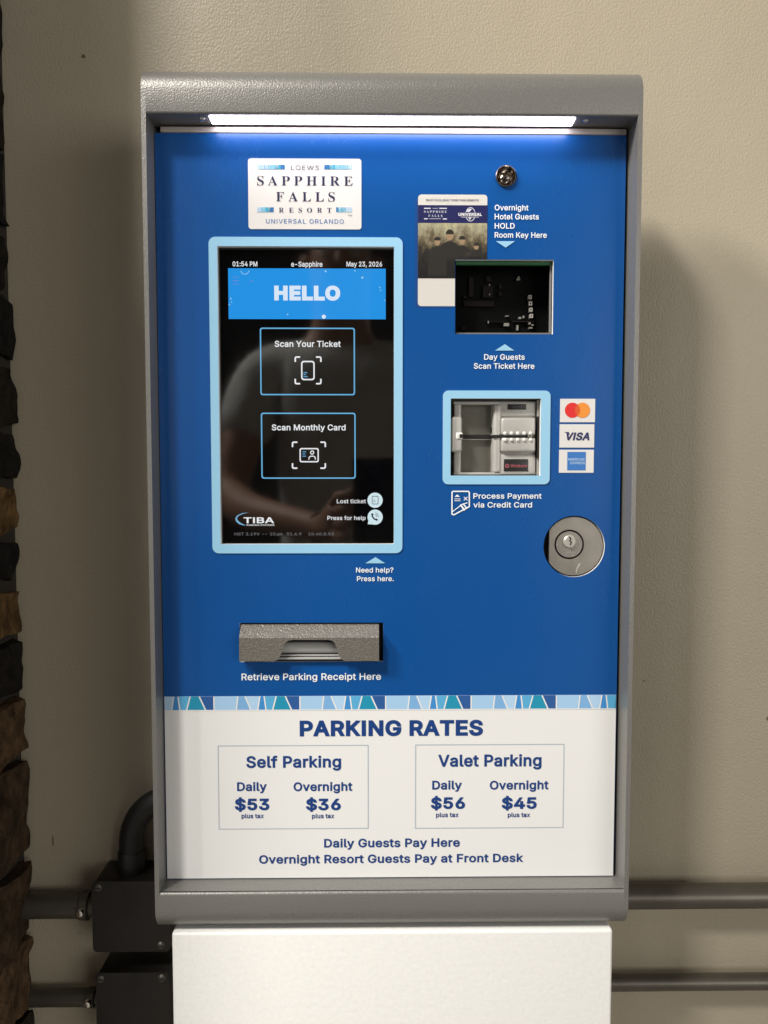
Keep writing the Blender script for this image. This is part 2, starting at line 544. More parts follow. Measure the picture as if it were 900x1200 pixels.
# letter outlines in thousandths of the type size, one point per pair
GLYPHS_SANS = {
'A': (480, '16,0 201,509 276,509 463,0 395,0 287,302 264,372 232,478 245,478 213,371 191,302 85,0|110,142 110,199 370,199 370,142'),
'B': (456, '60,0 60,509 241,509 289,504 329,491 359,469 381,442 394,410 398,374 395,344 387,320 356,286 315,267 315,262 339,257 363,245 385,227 402,203 414,173 418,136 413,100 400,67 377,39 344,18 301,4 247,0|125,57 245,57 296,63 330,80 349,105 355,137 352,161 342,184 327,203 306,218 279,228 248,231 125,231|125,285 238,285 288,296 308,309 323,326 333,348 336,372 330,403 313,429 283,446 240,452 125,452'),
'C': (510, '267,-7 205,1 150,25 104,63 70,115 48,179 40,254 48,329 70,393 104,445 150,484 205,508 267,516 340,504 373,490 402,471 427,447 448,418 463,385 473,348 408,348 389,395 357,428 315,449 267,456 223,450 184,432 150,403 125,364 109,314 103,254 109,194 125,145 151,105 184,76 223,59 267,53 315,60 357,81 389,114 408,160 473,160 463,124 448,91 428,62 402,38 373,19 341,5 305,-4'),
'D': (502, '219,0 96,0 96,57 215,57 272,63 318,81 354,110 379,149 394,198 399,255 394,312 379,361 354,399 320,428 275,446 221,452 93,452 93,509 225,509 294,501 353,478 399,441 433,391 455,329 462,255 455,181 433,119 398,68 351,31 291,8|125,509 125,0 60,0 60,509'),
'E': (419, '60,0 60,509 372,509 372,452 125,452 125,286 355,286 355,229 125,229 125,57 375,57 375,0'),
'F': (410, '60,0 60,509 369,509 369,452 125,452 125,278 346,278 346,221 125,221 125,0'),
'G': (520, '269,-7 205,1 149,25 104,64 69,116 47,179 40,254 47,329 69,393 103,445 149,484 203,508 265,516 304,513 340,504 374,489 403,469 429,445 449,416 465,384 474,349 408,349 387,393 356,427 315,448 265,456 222,450 183,432 150,404 125,364 109,314 103,254 109,194 125,145 151,105 184,76 224,59 269,53 309,57 345,71 374,93 396,123 410,160 415,202 434,199 283,199 283,256 478,256 478,200 471,141 451,91 419,50 377,19 326,0'),
'H': (517, '60,0 60,509 125,509 125,289 392,289 392,509 457,509 457,0 392,0 392,232 125,232 125,0'),
'I': (187, '61,0 61,509 126,509 126,0'),
'J': (396, '185,-7 124,3 75,33 44,81 33,145 33,173 98,173 98,145 104,104 122,74 149,56 185,50 220,56 248,74 266,104 272,145 272,509 336,509 336,145 326,81 294,33 246,3'),
'K': (467, '104,145 104,216 139,261 174,303 212,344 364,509 448,509 231,276 228,276|60,0 60,509 125,509 125,334 124,225 125,193 125,0|372,0 188,259 228,309 449,0'),
'L': (393, '60,0 60,509 125,509 125,57 361,57 361,0'),
'M': (628, '60,0 60,509 152,509 277,187 287,159 299,123 311,84 322,49 307,49 318,83 330,121 342,158 352,187 476,509 568,509 568,0 504,0 504,291 504,327 505,369 506,413 507,457 513,457 498,409 482,363 467,322 456,291 342,0 286,0 170,291 159,321 145,361 129,408 112,457 119,457 120,416 121,372 122,328 122,291 122,0'),
'N': (523, '60,0 60,509 136,509 343,183 363,151 388,107 414,55 405,54 401,108 399,157 399,195 399,509 463,509 463,0 387,0 202,290 177,331 148,381 108,452 119,454 122,384 124,328 125,291 125,0'),
'O': (533, '267,-7 205,1 150,25 105,63 70,115 48,179 40,254 48,329 70,393 105,445 150,484 205,508 267,516 329,508 384,484 429,445 464,393 486,329 493,254 486,179 464,115 429,63 384,25 329,1|267,53 310,59 349,76 383,105 408,144 425,194 430,254 425,314 408,365 383,404 349,433 310,450 267,456 223,450 184,433 151,404 125,364 109,314 103,254 109,194 125,144 151,105 184,76 223,59'),
'P': (444, '60,0 60,509 235,509 289,503 332,487 366,462 390,430 404,391 409,348 404,304 390,265 366,233 332,207 289,191 235,186 109,186 109,242 233,242 269,246 297,256 318,272 333,294 342,319 344,348 342,376 333,402 318,423 297,439 268,449 232,452 125,452 125,0'),
'R': (449, '60,0 60,509 236,509 290,504 333,489 367,465 390,433 405,395 409,352 405,309 390,271 367,240 333,217 289,203 236,198 96,198 96,255 234,255 269,258 298,267 319,281 334,300 342,324 345,352 342,380 334,405 319,425 298,440 269,449 233,452 125,452 125,0|353,0 230,229 303,229 428,0'),
'S': (447, '224,-9 172,-4 128,9 91,31 64,60 46,96 38,137 104,137 110,110 123,88 142,71 166,59 224,49 257,52 286,60 311,74 329,92 341,114 346,139 342,161 332,179 296,205 245,222 184,239 128,260 86,289 60,326 52,372 58,413 75,448 102,476 138,498 180,511 227,516 275,511 316,498 351,476 377,449 394,415 401,378 337,378 326,412 302,437 267,453 225,459 194,456 167,448 145,435 129,418 118,398 115,376 119,352 131,334 169,308 212,293 264,279 312,264 359,238 395,198 405,171 408,139 403,99 386,64 360,34 323,11 278,-4'),
'T': (449, '32,452 32,509 417,509 417,452 257,452 257,0 193,0 193,452'),
'U': (517, '259,-8 203,-2 154,15 114,43 85,80 66,124 60,173 60,509 124,509 124,178 128,144 141,113 160,87 187,68 220,56 259,52 298,56 331,68 357,87 377,113 389,144 393,178 393,509 457,509 457,173 451,124 433,80 403,43 363,15 315,-2'),
'V': (480, '204,0 16,509 84,509 192,206 215,137 248,31 235,31 267,138 290,206 395,509 463,509 278,0'),
'W': (686, '155,0 16,509 82,509 163,196 175,145 187,94 197,40 189,40 200,94 211,145 224,196 306,509 380,509 462,196 474,145 486,94 497,40 488,40 499,94 510,145 523,196 603,509 670,509 530,0 455,0 368,323 351,391 336,475 350,475 335,395 318,323 230,0'),
'X': (474, '18,0 217,284 217,236 29,509 104,509 178,400 204,361 223,329 243,292 232,292 252,329 272,361 298,400 374,509 446,509 259,239 259,287 456,0 382,0 292,129 268,165 250,195 230,231 244,231 225,196 206,166 182,129 91,0'),
'Y': (472, '203,0 203,208 16,509 91,509 192,344 222,292 250,230 224,230 251,293 280,344 381,509 455,509 268,208 268,0'),
'a': (389, '160,-9 126,-5 94,5 68,22 48,45 35,73 30,108 34,138 43,161 58,179 78,193 125,211 178,220 234,227 265,235 273,243 276,255 276,257 267,297 240,322 196,331 149,322 118,301 100,274 41,291 57,322 79,346 104,364 133,375 194,384 239,379 286,360 306,343 322,320 333,290 337,251 337,0 277,0 277,52 272,52 252,25 215,1|170,45 202,49 228,59 248,74 263,93 272,115 276,138 276,190 259,182 231,176 200,171 175,168 134,159 103,139 95,124 92,105 102,72 130,52'),
'c': (396, '207,-8 159,-2 117,16 82,46 56,85 40,133 34,187 40,243 56,291 82,330 117,360 159,378 207,384 260,377 305,356 340,322 362,277 303,262 290,289 270,311 242,325 207,330 173,325 145,310 124,287 108,258 99,224 96,187 99,151 108,117 124,89 145,66 173,51 207,46 243,52 271,66 292,89 304,117 363,102 341,56 306,21 261,-1'),
'd': (424, '195,-8 151,-2 111,16 79,45 55,84 39,133 34,189 39,245 55,293 79,332 112,361 151,378 196,384 228,381 253,373 287,346 306,319 311,319 311,509 372,509 372,0 313,0 313,59 307,59 287,31 252,4 227,-5|205,47 236,51 263,65 284,86 299,115 309,150 312,189 309,229 300,263 284,291 263,312 237,325 205,330 172,325 145,311 124,290 108,261 99,227 96,189 99,151 109,117 124,88 145,66 172,51'),
'e': (404, '212,-8 161,-2 117,16 82,46 56,85 40,132 34,187 39,242 55,290 81,329 115,359 157,378 205,384 266,374 294,361 319,341 341,315 357,282 368,242 371,194 371,169 75,169 75,221 338,221 310,202 307,237 298,269 283,294 263,314 237,326 205,330 173,326 146,313 125,294 109,270 99,241 96,211 96,178 100,139 110,106 128,80 151,61 179,50 212,46 254,53 285,73 306,105 365,91 353,63 335,39 311,19 283,4 249,-5'),
'f': (254, '228,379 228,327 6,327 6,379|81,0 81,432 84,461 96,486 113,505 135,519 187,530 222,527 243,521 227,468 215,472 195,474 171,470 154,460 145,443 142,419 142,0'),
'g': (425, '207,-151 168,-148 134,-140 82,-110 51,-69 101,-41 122,-66 154,-88 207,-97 249,-92 282,-75 304,-47 311,-6 311,68 306,68 287,41 252,16 227,8 195,5 152,10 113,27 80,53 55,90 39,136 34,191 39,246 55,293 80,332 112,361 152,378 196,384 228,382 253,373 288,346 308,319 313,319 313,379 372,379 372,-9 367,-54 350,-90 324,-117 291,-136 251,-147|205,59 237,63 264,75 285,95 300,121 309,154 312,193 309,231 300,264 285,291 264,312 237,325 205,330 172,325 145,312 124,290 109,262 99,229 96,193 99,155 109,123 124,96 145,76 172,63'),
'h': (410, '114,227 114,0 53,0 53,509 114,509 114,287 102,287 124,332 152,362 187,379 227,384 264,380 295,369 321,349 341,321 353,285 357,240 357,0 296,0 296,235 290,275 273,304 246,323 210,329 184,326 161,317 141,303 126,283 117,257'),
'i': (167, '53,0 53,379 114,379 114,0|84,443 67,446 54,455 44,468 41,483 44,499 54,512 67,521 84,524 100,521 114,512 123,499 126,483 123,468 114,455 100,446'),
'k': (381, '110,137 110,212 121,212 284,379 360,379 184,199 177,199|53,0 53,509 114,509 114,0|294,0 148,186 191,229 372,0'),
'l': (189, '139,-2 101,3 74,20 58,47 53,84 53,509 114,509 114,99 120,62 130,54 146,52 160,53 170,54 181,3 162,-1'),
'm': (610, '53,0 53,379 112,379 112,295 108,295 118,323 132,346 172,376 219,386 257,380 287,361 309,331 321,295 312,295 322,321 337,343 381,375 437,386 468,383 497,372 522,354 541,328 553,296 557,255 557,0 496,0 496,254 490,289 473,313 447,326 419,330 395,328 374,320 345,290 335,247 335,0 274,0 274,260 269,288 253,311 229,326 199,330 158,320 140,307 126,289 117,266 114,238 114,0'),
'n': (410, '114,227 114,0 53,0 53,379 112,379 112,287 102,287 124,332 152,362 187,379 227,384 264,380 295,369 321,349 341,321 353,285 357,240 357,0 296,0 296,235 290,275 273,304 246,323 210,329 184,326 161,317 141,303 126,283 117,257'),
'o': (415, '207,-8 159,-2 117,16 82,46 56,85 40,133 34,187 40,243 56,291 82,330 117,360 159,378 207,384 256,378 299,360 333,330 359,291 376,243 381,187 376,133 359,85 333,46 299,16 256,-2|207,46 242,51 270,66 292,89 307,117 316,151 319,187 316,224 307,258 292,287 270,310 242,325 207,330 173,325 145,310 124,287 108,258 99,224 96,187 99,151 108,117 124,89 145,66 173,51'),
'p': (424, '53,-143 53,379 112,379 112,319 118,319 137,346 171,373 197,381 229,384 274,378 313,361 345,332 370,293 385,245 390,189 385,133 370,84 346,45 313,16 274,-2 229,-8 198,-5 173,4 138,31 118,59 114,59 114,-143|220,47 253,51 279,66 301,88 316,117 325,151 328,189 325,227 316,261 301,290 280,311 253,325 220,330 188,325 161,312 140,291 125,263 116,229 113,189 116,150 125,115 140,86 162,65 188,51'),
'r': (259, '53,0 53,379 112,379 112,321 115,321 130,347 152,367 181,380 213,385 229,384 243,384 243,322 230,324 207,326 182,323 159,315 140,301 126,284 117,262 114,237 114,0'),
's': (365, '182,-8 145,-5 112,3 84,18 62,38 45,63 36,94 94,107 105,79 124,60 150,49 181,45 217,50 244,62 262,81 268,103 265,121 254,136 237,147 212,155 149,170 104,186 72,208 53,237 47,274 51,305 65,332 87,354 115,370 149,381 187,384 223,381 254,372 279,358 299,339 324,290 268,277 258,298 243,316 219,328 187,333 156,329 131,317 114,299 109,277 112,258 124,243 172,223 229,209 275,194 306,171 325,142 331,107 326,75 312,47 290,24 260,6 223,-5'),
't': (227, '204,379 204,327 6,327 6,379|65,471 126,471 126,98 128,76 136,61 150,53 170,50 185,51 202,54 213,2 192,-3 168,-4 125,2 92,21 72,52 65,93'),
'u': (410, '182,-5 146,-1 115,11 89,31 69,59 57,95 53,139 53,379 114,379 114,144 119,105 137,75 164,56 200,50 226,53 249,62 268,77 283,97 293,122 296,153 296,379 357,379 357,0 298,0 298,92 307,92 286,47 257,17 222,0'),
'v': (389, '163,0 17,379 84,379 165,155 187,87 206,21 184,21 203,87 224,155 305,379 371,379 226,0'),
'x': (379, '21,0 171,218 171,171 29,379 100,379 147,306 179,253 207,206 175,206 202,253 233,306 282,379 352,379 209,169 209,214 358,0 287,0 231,85 200,136 173,182 205,182 178,136 148,85 91,0'),
'y': (389, '47,-139 61,-86 71,-87 104,-89 130,-74 151,-36 163,-1 17,379 84,379 165,155 187,87 206,21 184,21 202,87 224,155 305,379 371,379 204,-58 177,-107 139,-136 91,-145 65,-143'),
'0': (453, '227,-7 174,1 130,24 95,62 69,113 53,178 48,254 53,330 69,395 95,447 130,484 174,508 227,516 279,508 323,484 358,447 384,395 400,330 405,254 400,178 384,113 359,62 323,24 279,1|227,50 261,56 290,74 313,103 330,144 340,194 344,254 340,314 330,365 313,405 290,435 261,453 227,460 192,453 163,435 140,405 123,365 113,314 109,254 113,194 123,144 140,103 163,74 192,56'),
'1': (453, '76,0 76,55 391,55 391,0|276,509 276,0 212,0 212,448 209,448 86,358 86,427 198,509'),
'2': (453, '64,0 64,47 234,229 282,282 311,327 320,371 317,397 308,419 293,436 273,449 224,460 196,457 172,447 153,433 139,413 130,390 127,362 66,362 71,405 86,442 111,473 143,496 182,511 225,516 268,511 306,497 337,474 361,445 376,411 381,372 371,318 336,259 267,180 153,60 153,57 389,57 389,0'),
'3': (453, '218,-7 173,-3 133,10 98,30 70,57 52,91 44,132 109,132 115,107 126,87 144,71 165,59 219,50 275,61 297,74 315,93 325,116 329,145 326,172 316,196 299,217 275,234 242,244 201,248 157,248 157,299 288,448 288,452 70,452 70,509 372,509 372,461 211,278 211,289 264,288 308,276 344,253 371,222 387,186 393,145 387,103 370,66 344,36 309,12 266,-2'),
'4': (453, '40,105 40,158 247,509 311,509 109,166 109,163 413,163 413,105|282,0 282,121 282,146 282,318 343,318 343,0'),
'5': (453, '221,-7 178,-2 140,11 108,32 83,60 66,93 60,130 122,130 127,108 138,89 173,60 221,50 250,53 276,64 298,82 314,104 324,131 328,162 324,193 314,221 297,244 275,262 248,273 218,277 167,268 128,246 67,253 96,509 366,509 366,452 151,452 134,301 136,301 178,325 229,334 263,330 294,321 321,306 345,285 364,260 379,231 388,199 391,163 385,117 369,76 343,41 309,15 268,-1'),
'6': (453, '226,-7 182,-1 142,15 109,40 84,74 69,115 64,162 68,199 80,239 137,340 252,509 322,509 151,261 145,261 165,288 196,307 235,314 278,309 316,295 346,271 370,240 384,201 389,157 384,112 368,73 343,39 310,14 271,-2|226,48 254,52 279,63 299,79 314,101 324,128 327,157 324,187 314,213 299,235 279,251 254,262 226,265 198,262 174,252 153,235 138,214 128,188 125,158 128,128 138,102 153,79 174,63 198,52'),
'7': (453, '97,0 323,448 323,452 62,452 62,509 391,509 391,449 165,0'),
'8': (453, '226,-7 178,-2 136,11 101,33 74,62 57,96 52,135 55,166 65,195 81,220 101,241 125,256 153,265 153,267 119,282 93,308 76,342 70,380 75,417 90,450 114,477 146,498 184,511 226,516 269,511 306,498 337,477 361,450 377,417 382,380 376,342 359,308 333,282 300,267 300,265 327,256 351,241 372,220 387,195 397,166 401,135 395,96 378,62 352,33 317,11 275,-2|226,49 258,52 285,60 307,74 323,91 333,113 337,139 333,165 322,189 305,208 283,223 256,232 226,235 196,232 169,223 147,208 130,189 119,165 115,139 119,113 129,91 145,74 167,60 195,52|226,290 274,300 293,313 307,330 316,351 319,376 316,399 308,420 294,437 275,449 226,460 177,449 159,437 145,420 136,399 133,376 136,351 145,330 159,313 178,300'),
'9': (453, '226,516 271,510 310,494 343,468 368,434 384,393 389,347 385,309 373,270 315,168 200,0 130,0 301,248 307,248 287,221 257,202 218,195 175,199 137,214 106,237 83,269 68,307 64,352 69,397 85,436 110,469 143,494 182,510|226,460 199,457 174,446 154,429 138,407 129,381 125,352 129,322 138,295 154,274 174,257 199,247 226,243 254,247 279,257 299,273 314,295 324,321 327,350 324,381 314,407 299,429 279,446 254,457'),
'$': (447, '202,-74 202,583 244,583 244,-74|224,-9 172,-4 128,9 91,31 64,60 46,96 38,137 104,137 110,110 123,88 142,71 166,59 224,49 257,52 286,60 311,74 329,92 341,114 346,139 342,161 332,179 296,205 245,222 184,239 128,260 86,289 60,326 52,372 58,413 75,448 102,476 138,498 180,511 227,516 275,511 316,498 351,476 377,449 394,415 401,378 337,378 326,412 302,437 267,453 225,459 194,456 167,448 145,435 129,418 118,398 115,376 119,352 131,334 169,308 212,293 264,279 312,264 359,238 395,198 405,171 408,139 403,99 386,64 360,34 323,11 278,-4'),
':': (188, '95,-4 78,-1 63,9 53,24 50,41 53,59 63,73 78,83 95,87 113,83 128,73 138,59 141,41 138,24 128,9 113,-1|95,271 78,274 63,284 53,299 50,316 53,334 63,349 78,359 95,362 113,359 128,349 138,334 141,316 138,299 128,284 113,274'),
',': (188, '38,-119 68,71 137,71 84,-119'),
'.': (188, '95,-4 78,-1 63,9 53,24 50,41 53,59 63,73 78,83 95,87 113,83 128,73 138,59 141,41 138,24 128,9 113,-1'),
'-': (453, '337,244 337,188 114,188 114,244'),
'?': (358, '132,152 132,159 141,230 153,252 168,269 209,298 247,334 258,357 262,384 259,406 250,425 220,452 178,462 137,453 106,425 96,404 92,378 27,378 33,418 49,452 73,479 103,499 138,511 178,516 219,511 255,498 284,478 306,451 319,418 324,382 319,344 306,311 284,284 254,261 219,235 200,205 194,158 194,152|164,-4 146,-1 131,9 121,24 118,41 121,58 131,73 146,83 164,86 181,83 196,73 206,58 209,41 206,24 196,9 181,-1'),
'(': (273, '89,207 101,324 132,441 177,539 236,539 191,428 161,313 151,207 160,115 188,16 236,-96 177,-96 139,-21 111,55 95,131'),
')': (273, '37,-96 86,18 113,116 122,207 112,313 82,428 37,539 97,539 142,441 173,323 184,207 178,130 161,53 134,-22 97,-96'),
' ': (188, '')}

GLYPHS_SERIF = {
'S': (0, '43,-11 43,158 62,158 83,94 111,50 149,24 197,15 231,20 257,36 273,60 279,89 265,129 225,160 163,191 112,221 77,253 56,289 50,332 54,370 67,403 88,429 115,449 148,462 185,466 229,461 282,448 291,446 300,445 313,450 320,466 339,466 339,319 322,319 310,354 293,385 272,410 248,429 222,441 194,445 163,440 140,426 125,406 120,380 124,356 137,336 189,303 253,273 317,233 337,211 350,188 359,133 354,93 339,58 314,29 281,8 240,-6 192,-10 158,-8 126,1 98,9 85,12 69,7 61,-11'),
'A': (0, '-9,0 -9,18 9,21 24,30 49,75 206,466 224,465 384,87 411,34 425,22 443,18 443,0 229,0 229,18 270,25 283,46 273,81 253,132 103,132 79,71 76,59 75,48 87,26 124,18 128,18 128,0|113,161 242,161 177,319'),
'P': (0, '15,0 15,17 45,22 62,32 72,50 75,81 75,379 71,406 62,424 44,434 16,439 16,455 214,455 287,452 336,440 366,422 390,398 404,367 409,332 398,280 367,240 314,214 242,206 182,206 182,81 185,50 194,32 212,22 242,17 242,0|182,230 201,230 244,235 272,253 287,283 292,329 288,375 275,406 252,425 216,431 189,424 182,398'),
'H': (0, '15,0 15,17 45,22 62,32 72,50 75,81 75,379 71,406 62,424 44,434 16,439 16,455 242,455 242,439 204,432 187,415 182,379 182,251 342,251 342,379 337,415 320,432 282,439 282,455 507,455 507,439 478,434 461,424 452,407 449,379 449,81 452,52 461,33 478,22 507,17 507,0 282,0 282,17 311,21 329,31 339,49 342,81 342,221 182,221 182,81 185,50 194,32 212,22 242,17 242,0'),
'I': (0, '13,0 13,17 42,23 61,32 72,49 75,75 75,387 72,412 63,427 45,435 13,439 13,455 244,455 244,439 214,435 196,427 186,412 183,387 183,77 187,44 206,26 246,17 246,0'),
'R': (0, '15,0 15,17 45,22 62,32 72,50 75,81 75,379 71,406 62,424 44,434 16,439 16,455 217,455 305,448 367,426 405,388 417,334 406,285 372,248 315,224 432,50 452,26 478,17 480,17 480,0 338,0 201,212 182,212 182,81 185,50 194,32 212,22 242,17 242,0|182,234 203,234 249,240 280,258 298,290 304,336 295,389 268,421 224,431 202,429 190,422 182,385'),
'E': (0, '14,0 14,17 44,20 62,30 72,48 75,78 75,369 72,405 62,425 44,435 16,439 16,455 399,455 399,320 383,320 369,373 340,406 295,424 232,430 200,428 186,417 183,388 183,246 193,246 232,252 259,269 277,300 288,345 304,345 304,118 287,118 273,181 259,201 241,213 185,222 183,222 183,67 185,47 192,35 230,28 276,30 313,39 345,53 371,75 393,105 411,143 430,143 402,0'),
'F': (0, '15,0 15,17 45,23 62,34 72,53 75,84 75,375 71,405 61,423 43,433 14,439 14,455 394,455 394,320 377,320 369,357 355,385 336,406 310,420 275,428 230,431 200,429 186,421 182,398 182,247 190,247 229,253 256,270 274,301 284,347 302,347 302,118 285,118 274,168 257,200 229,218 189,224 182,224 182,81 188,43 196,31 210,24 257,17 257,0'),
'L': (0, '15,0 15,17 45,22 62,32 72,50 75,81 75,379 71,407 62,425 44,434 16,439 16,455 250,455 250,439 208,434 196,427 188,416 182,379 182,83 185,47 200,31 234,28 278,31 315,40 345,56 370,80 391,112 409,154 427,154 402,0'),
'T': (0, '92,0 92,17 123,21 142,31 152,50 156,81 156,433 149,433 102,426 65,403 41,367 29,318 11,318 11,455 410,455 410,317 394,317 375,382 333,420 269,433 263,433 263,81 267,49 276,30 296,21 328,17 328,0'),
'O': (0, '261,-11 213,-6 169,7 129,29 94,58 66,93 45,134 32,179 28,228 32,276 45,321 66,362 95,397 130,426 170,448 216,462 265,466 313,462 357,448 397,427 431,399 459,364 481,323 494,277 498,228 494,179 481,134 459,93 430,58 395,29 355,7 310,-6|265,12 315,26 351,66 372,133 379,228 371,321 348,389 310,430 260,443 210,430 174,389 152,322 145,228 153,135 177,67 215,26')}
FONTS = {'sans': parse(GLYPHS_SANS), 'serif': parse(GLYPHS_SERIF)}

# ================================================================== THE SETTING
YW = 0.100                                   # wall plane behind the machine
m = mat('painted_plaster', (0.42, 0.355, 0.245), 0.42, spec=0.4)
nt = m.node_tree
b = nt.nodes['Principled BSDF']
tc = nt.nodes.new('ShaderNodeTexCoord')
n1 = nt.nodes.new('ShaderNodeTexNoise'); n1.inputs['Scale'].default_value = 560; n1.inputs['Detail'].default_value = 3
n2 = nt.nodes.new('ShaderNodeTexNoise'); n2.inputs['Scale'].default_value = 28; n2.inputs['Detail'].default_value = 5
n3 = nt.nodes.new('ShaderNodeTexNoise'); n3.inputs['Scale'].default_value = 5; n3.inputs['Detail'].default_value = 6
mp = nt.nodes.new('ShaderNodeMapping'); mp.inputs['Scale'].default_value = (1, 1, 0.75)
nt.links.new(tc.outputs['Object'], mp.inputs['Vector'])
for n_ in (n1, n2, n3):
    nt.links.new(mp.outputs['Vector'], n_.inputs['Vector'])
b1 = nt.nodes.new('ShaderNodeBump'); b1.inputs['Strength'].default_value = 0.55; b1.inputs['Distance'].default_value = 0.0011
b2 = nt.nodes.new('ShaderNodeBump'); b2.inputs['Strength'].default_value = 0.22; b2.inputs['Distance'].default_value = 0.0030
nt.links.new(n1.outputs['Fac'], b1.inputs['Height'])
nt.links.new(n2.outputs['Fac'], b2.inputs['Height'])
nt.links.new(b2.outputs['Normal'], b1.inputs['Normal'])
nt.links.new(b1.outputs['Normal'], b.inputs['Normal'])
mx = nt.nodes.new('ShaderNodeMix'); mx.data_type = 'RGBA'
mx.inputs['A'].default_value = (0.370, 0.322, 0.238, 1)
mx.inputs['B'].default_value = (0.445, 0.396, 0.302, 1)
nt.links.new(n3.outputs['Fac'], mx.inputs['Factor'])
nt.links.new(mx.outputs['Result'], b.inputs['Base Color'])
M_WALL = m
o = box('wall', -1.2, 2.4, YW, YW + 0.2, 0.0, 2.9, M_WALL)
tag(o, 'beige painted plaster wall with fine orange peel texture behind the machine', 'wall', kind='structure')
o = box('ground', -4, 4, -5, YW + 0.2, -0.1, 0.0, mat('concrete_floor', (0.27, 0.26, 0.24), 0.7, var=(4, 0.12)))
tag(o, 'grey concrete garage floor in front of the wall', 'floor', kind='structure')
o = box('dark_backdrop_wall', -1.5, 2.6, -5.0, -4.8, 0.0, 2.9, mat('backdrop_dark', (0.04, 0.038, 0.036), 0.8, var=(3, 0.2)))  # unseen backdrop, added and coloured dark so the screen glass mirrors little light
tag(o, 'dark wall added out of view behind the photographer to darken the screen reflection', 'wall', kind='structure')
# small scuffs and chips in the paint
for px, py, w_, h_, c_ in ((62, 985, 2.6, 16, 0), (94, 1093, 3.5, 1.2, 0), (755, 798, 3.0, 2.6, 1), (899, 842, 2.5, 5, 0), (98, 66, 6, 5, 0)):
    x, z = U(px, py, YW)
    w_, h_ = w_ * .00078 / 2, h_ * .00078 / 2
    pts = [(x + w_ * math.cos(a) * random.uniform(.6, 1.1), z + h_ * math.sin(a) * random.uniform(.6, 1.1)) for a in [i * math.pi / 5 for i in range(10)]]
    flat('paint_chip', [ccw(pts)], YW - 0.0003, mat('chip_dark', (0.14, 0.11, 0.075), 0.8) if not c_ else mat('chip_brown', (0.30, 0.20, 0.12), 0.8), bpy.data.objects['wall'])

# ---- stone column at the left edge: runs out from the wall toward the viewer
XC = (U(44, 1150, YW)[0] + U(12, 60, YW)[0]) / 2
colm = box('stone_column', -0.95, XC - 0.008, -0.110, YW - 0.001, 0.0, 2.9, mat('dark_mortar', (0.035, 0.028, 0.022), 0.9, bump=(90, 0.6, 0.003, 4)))
tag(colm, 'dark stacked stone column running down the left edge beside the plaster wall', 'column', kind='structure')


def stone_mat(i):
    cols = [(0.052, 0.032, 0.018), (0.013, 0.011, 0.009), (0.12, 0.070, 0.028), (0.017, 0.013, 0.010), (0.085, 0.050, 0.026), (0.011, 0.010, 0.009)]
    return mat('stone_%s' % 'abcdef'[i], cols[i], 0.85, spec=0.15, var=(70, 0.55), bump=(90, 1.0, 0.006, 8))


def stone(x0, x1, y0, y1, z0, z1, mi, seed):
    bm = bmesh.new()
    bmesh.ops.create_cube(bm, size=1)
    bmesh.ops.subdivide_edges(bm, edges=bm.edges[:], cuts=9, use_grid_fill=True)
    c = Vector(((x0 + x1) / 2, (y0 + y1) / 2, (z0 + z1) / 2))
    d = Vector((x1 - x0, y1 - y0, z1 - z0))
    for v in bm.verts:
        u = v.co * 2
        # soften the corners, then roughen
        q = Vector([math.copysign(abs(k) ** 1.0, k) for k in u])
        L = max(abs(u.x), abs(u.y), abs(u.z))
        rnd = u.normalized() * L * 1.18
        q = u.lerp(rnd, 0.14)
        p = c + Vector((q.x * d.x / 2, q.y * d.y / 2, q.z * d.z / 2))
        k = noise.noise_vector(p * 26 + Vector((seed * 3.1, 0, 0)))
        k2 = noise.noise_vector(p * 75 + Vector((seed * 5.3, 1, 0)))
        k3 = noise.cell_vector(p * 60 + Vector((seed, 0, 0))) - Vector((.5, .5, .5))
        p += k * 0.0058 + k2 * 0.0028 + k3 * 0.0010
        v.co = p
    me = bm_mesh('stone', bm)
    smooth_by_angle(me, 24)
    return link('stone', me, stone_mat(mi), colm)


rows_px = [-60, 60, 170, 262, 342, 424, 502, 568, 630, 687, 750, 818, 893, 1012, 1108, 1190, 1290]
tint = [1, 3, 5, 1, 5, 3, 1, 2, 5, 2, 1, 4, 0, 0, 4, 3]
prot = [-5, -6, -5, -6, 4, 1.5, -1.5, -2, -2, -1, 1, 3, 2, 4, 1, 2]
for i in range(len(rows_px) - 1):
    z1 = U(20, rows_px[i], 0.07)[1]
    z0 = U(20, rows_px[i + 1], 0.07)[1]
    y = YW - 0.006
    k = 0
    while y > -0.08:
        ln = random.uniform(0.055, 0.11) if k else random.uniform(0.075, 0.11)
        ya = max(y - ln, -0.095)
        stone(XC - 0.045, XC + prot[i] * 0.00078 + (random.uniform(-.002, .002) if k else 0), ya + 0.003, y - 0.003, z0 + 0.0035, z1 - 0.0035, tint[i] if k == 0 else random.randrange(6), i * 7 + k)
        y = ya
        k += 1
    # the face toward the viewer, left of the frame
    x = XC - 0.006
    while x > -0.62:
        w_ = random.uniform(0.07, 0.16)
        stone(x - w_ + 0.004, x - 0.004, -0.128, -0.085, z0 + 0.0035, z1 - 0.0035, random.randrange(6), i * 11 + k)
        x -= w_
        k += 1

# ================================================================== CONDUITS AND BOXES
G_PIPE = 'galvanised conduits clamped along the wall'
G_BOX = 'steel junction boxes on the wall left of the machine'


def zc(px, py, y):
    return U(px, py, y)[1]


def pipe(x0, x1, z, r, label, coupling=None):
    y = YW - r - 0.006
    e = empty('conduit', (x0, y, z), label, 'conduit', G_PIPE)
    tube('pipe', [(x0, y, z), (x1, y, z)], r, M_CONDUIT, e, 28)
    return e, y


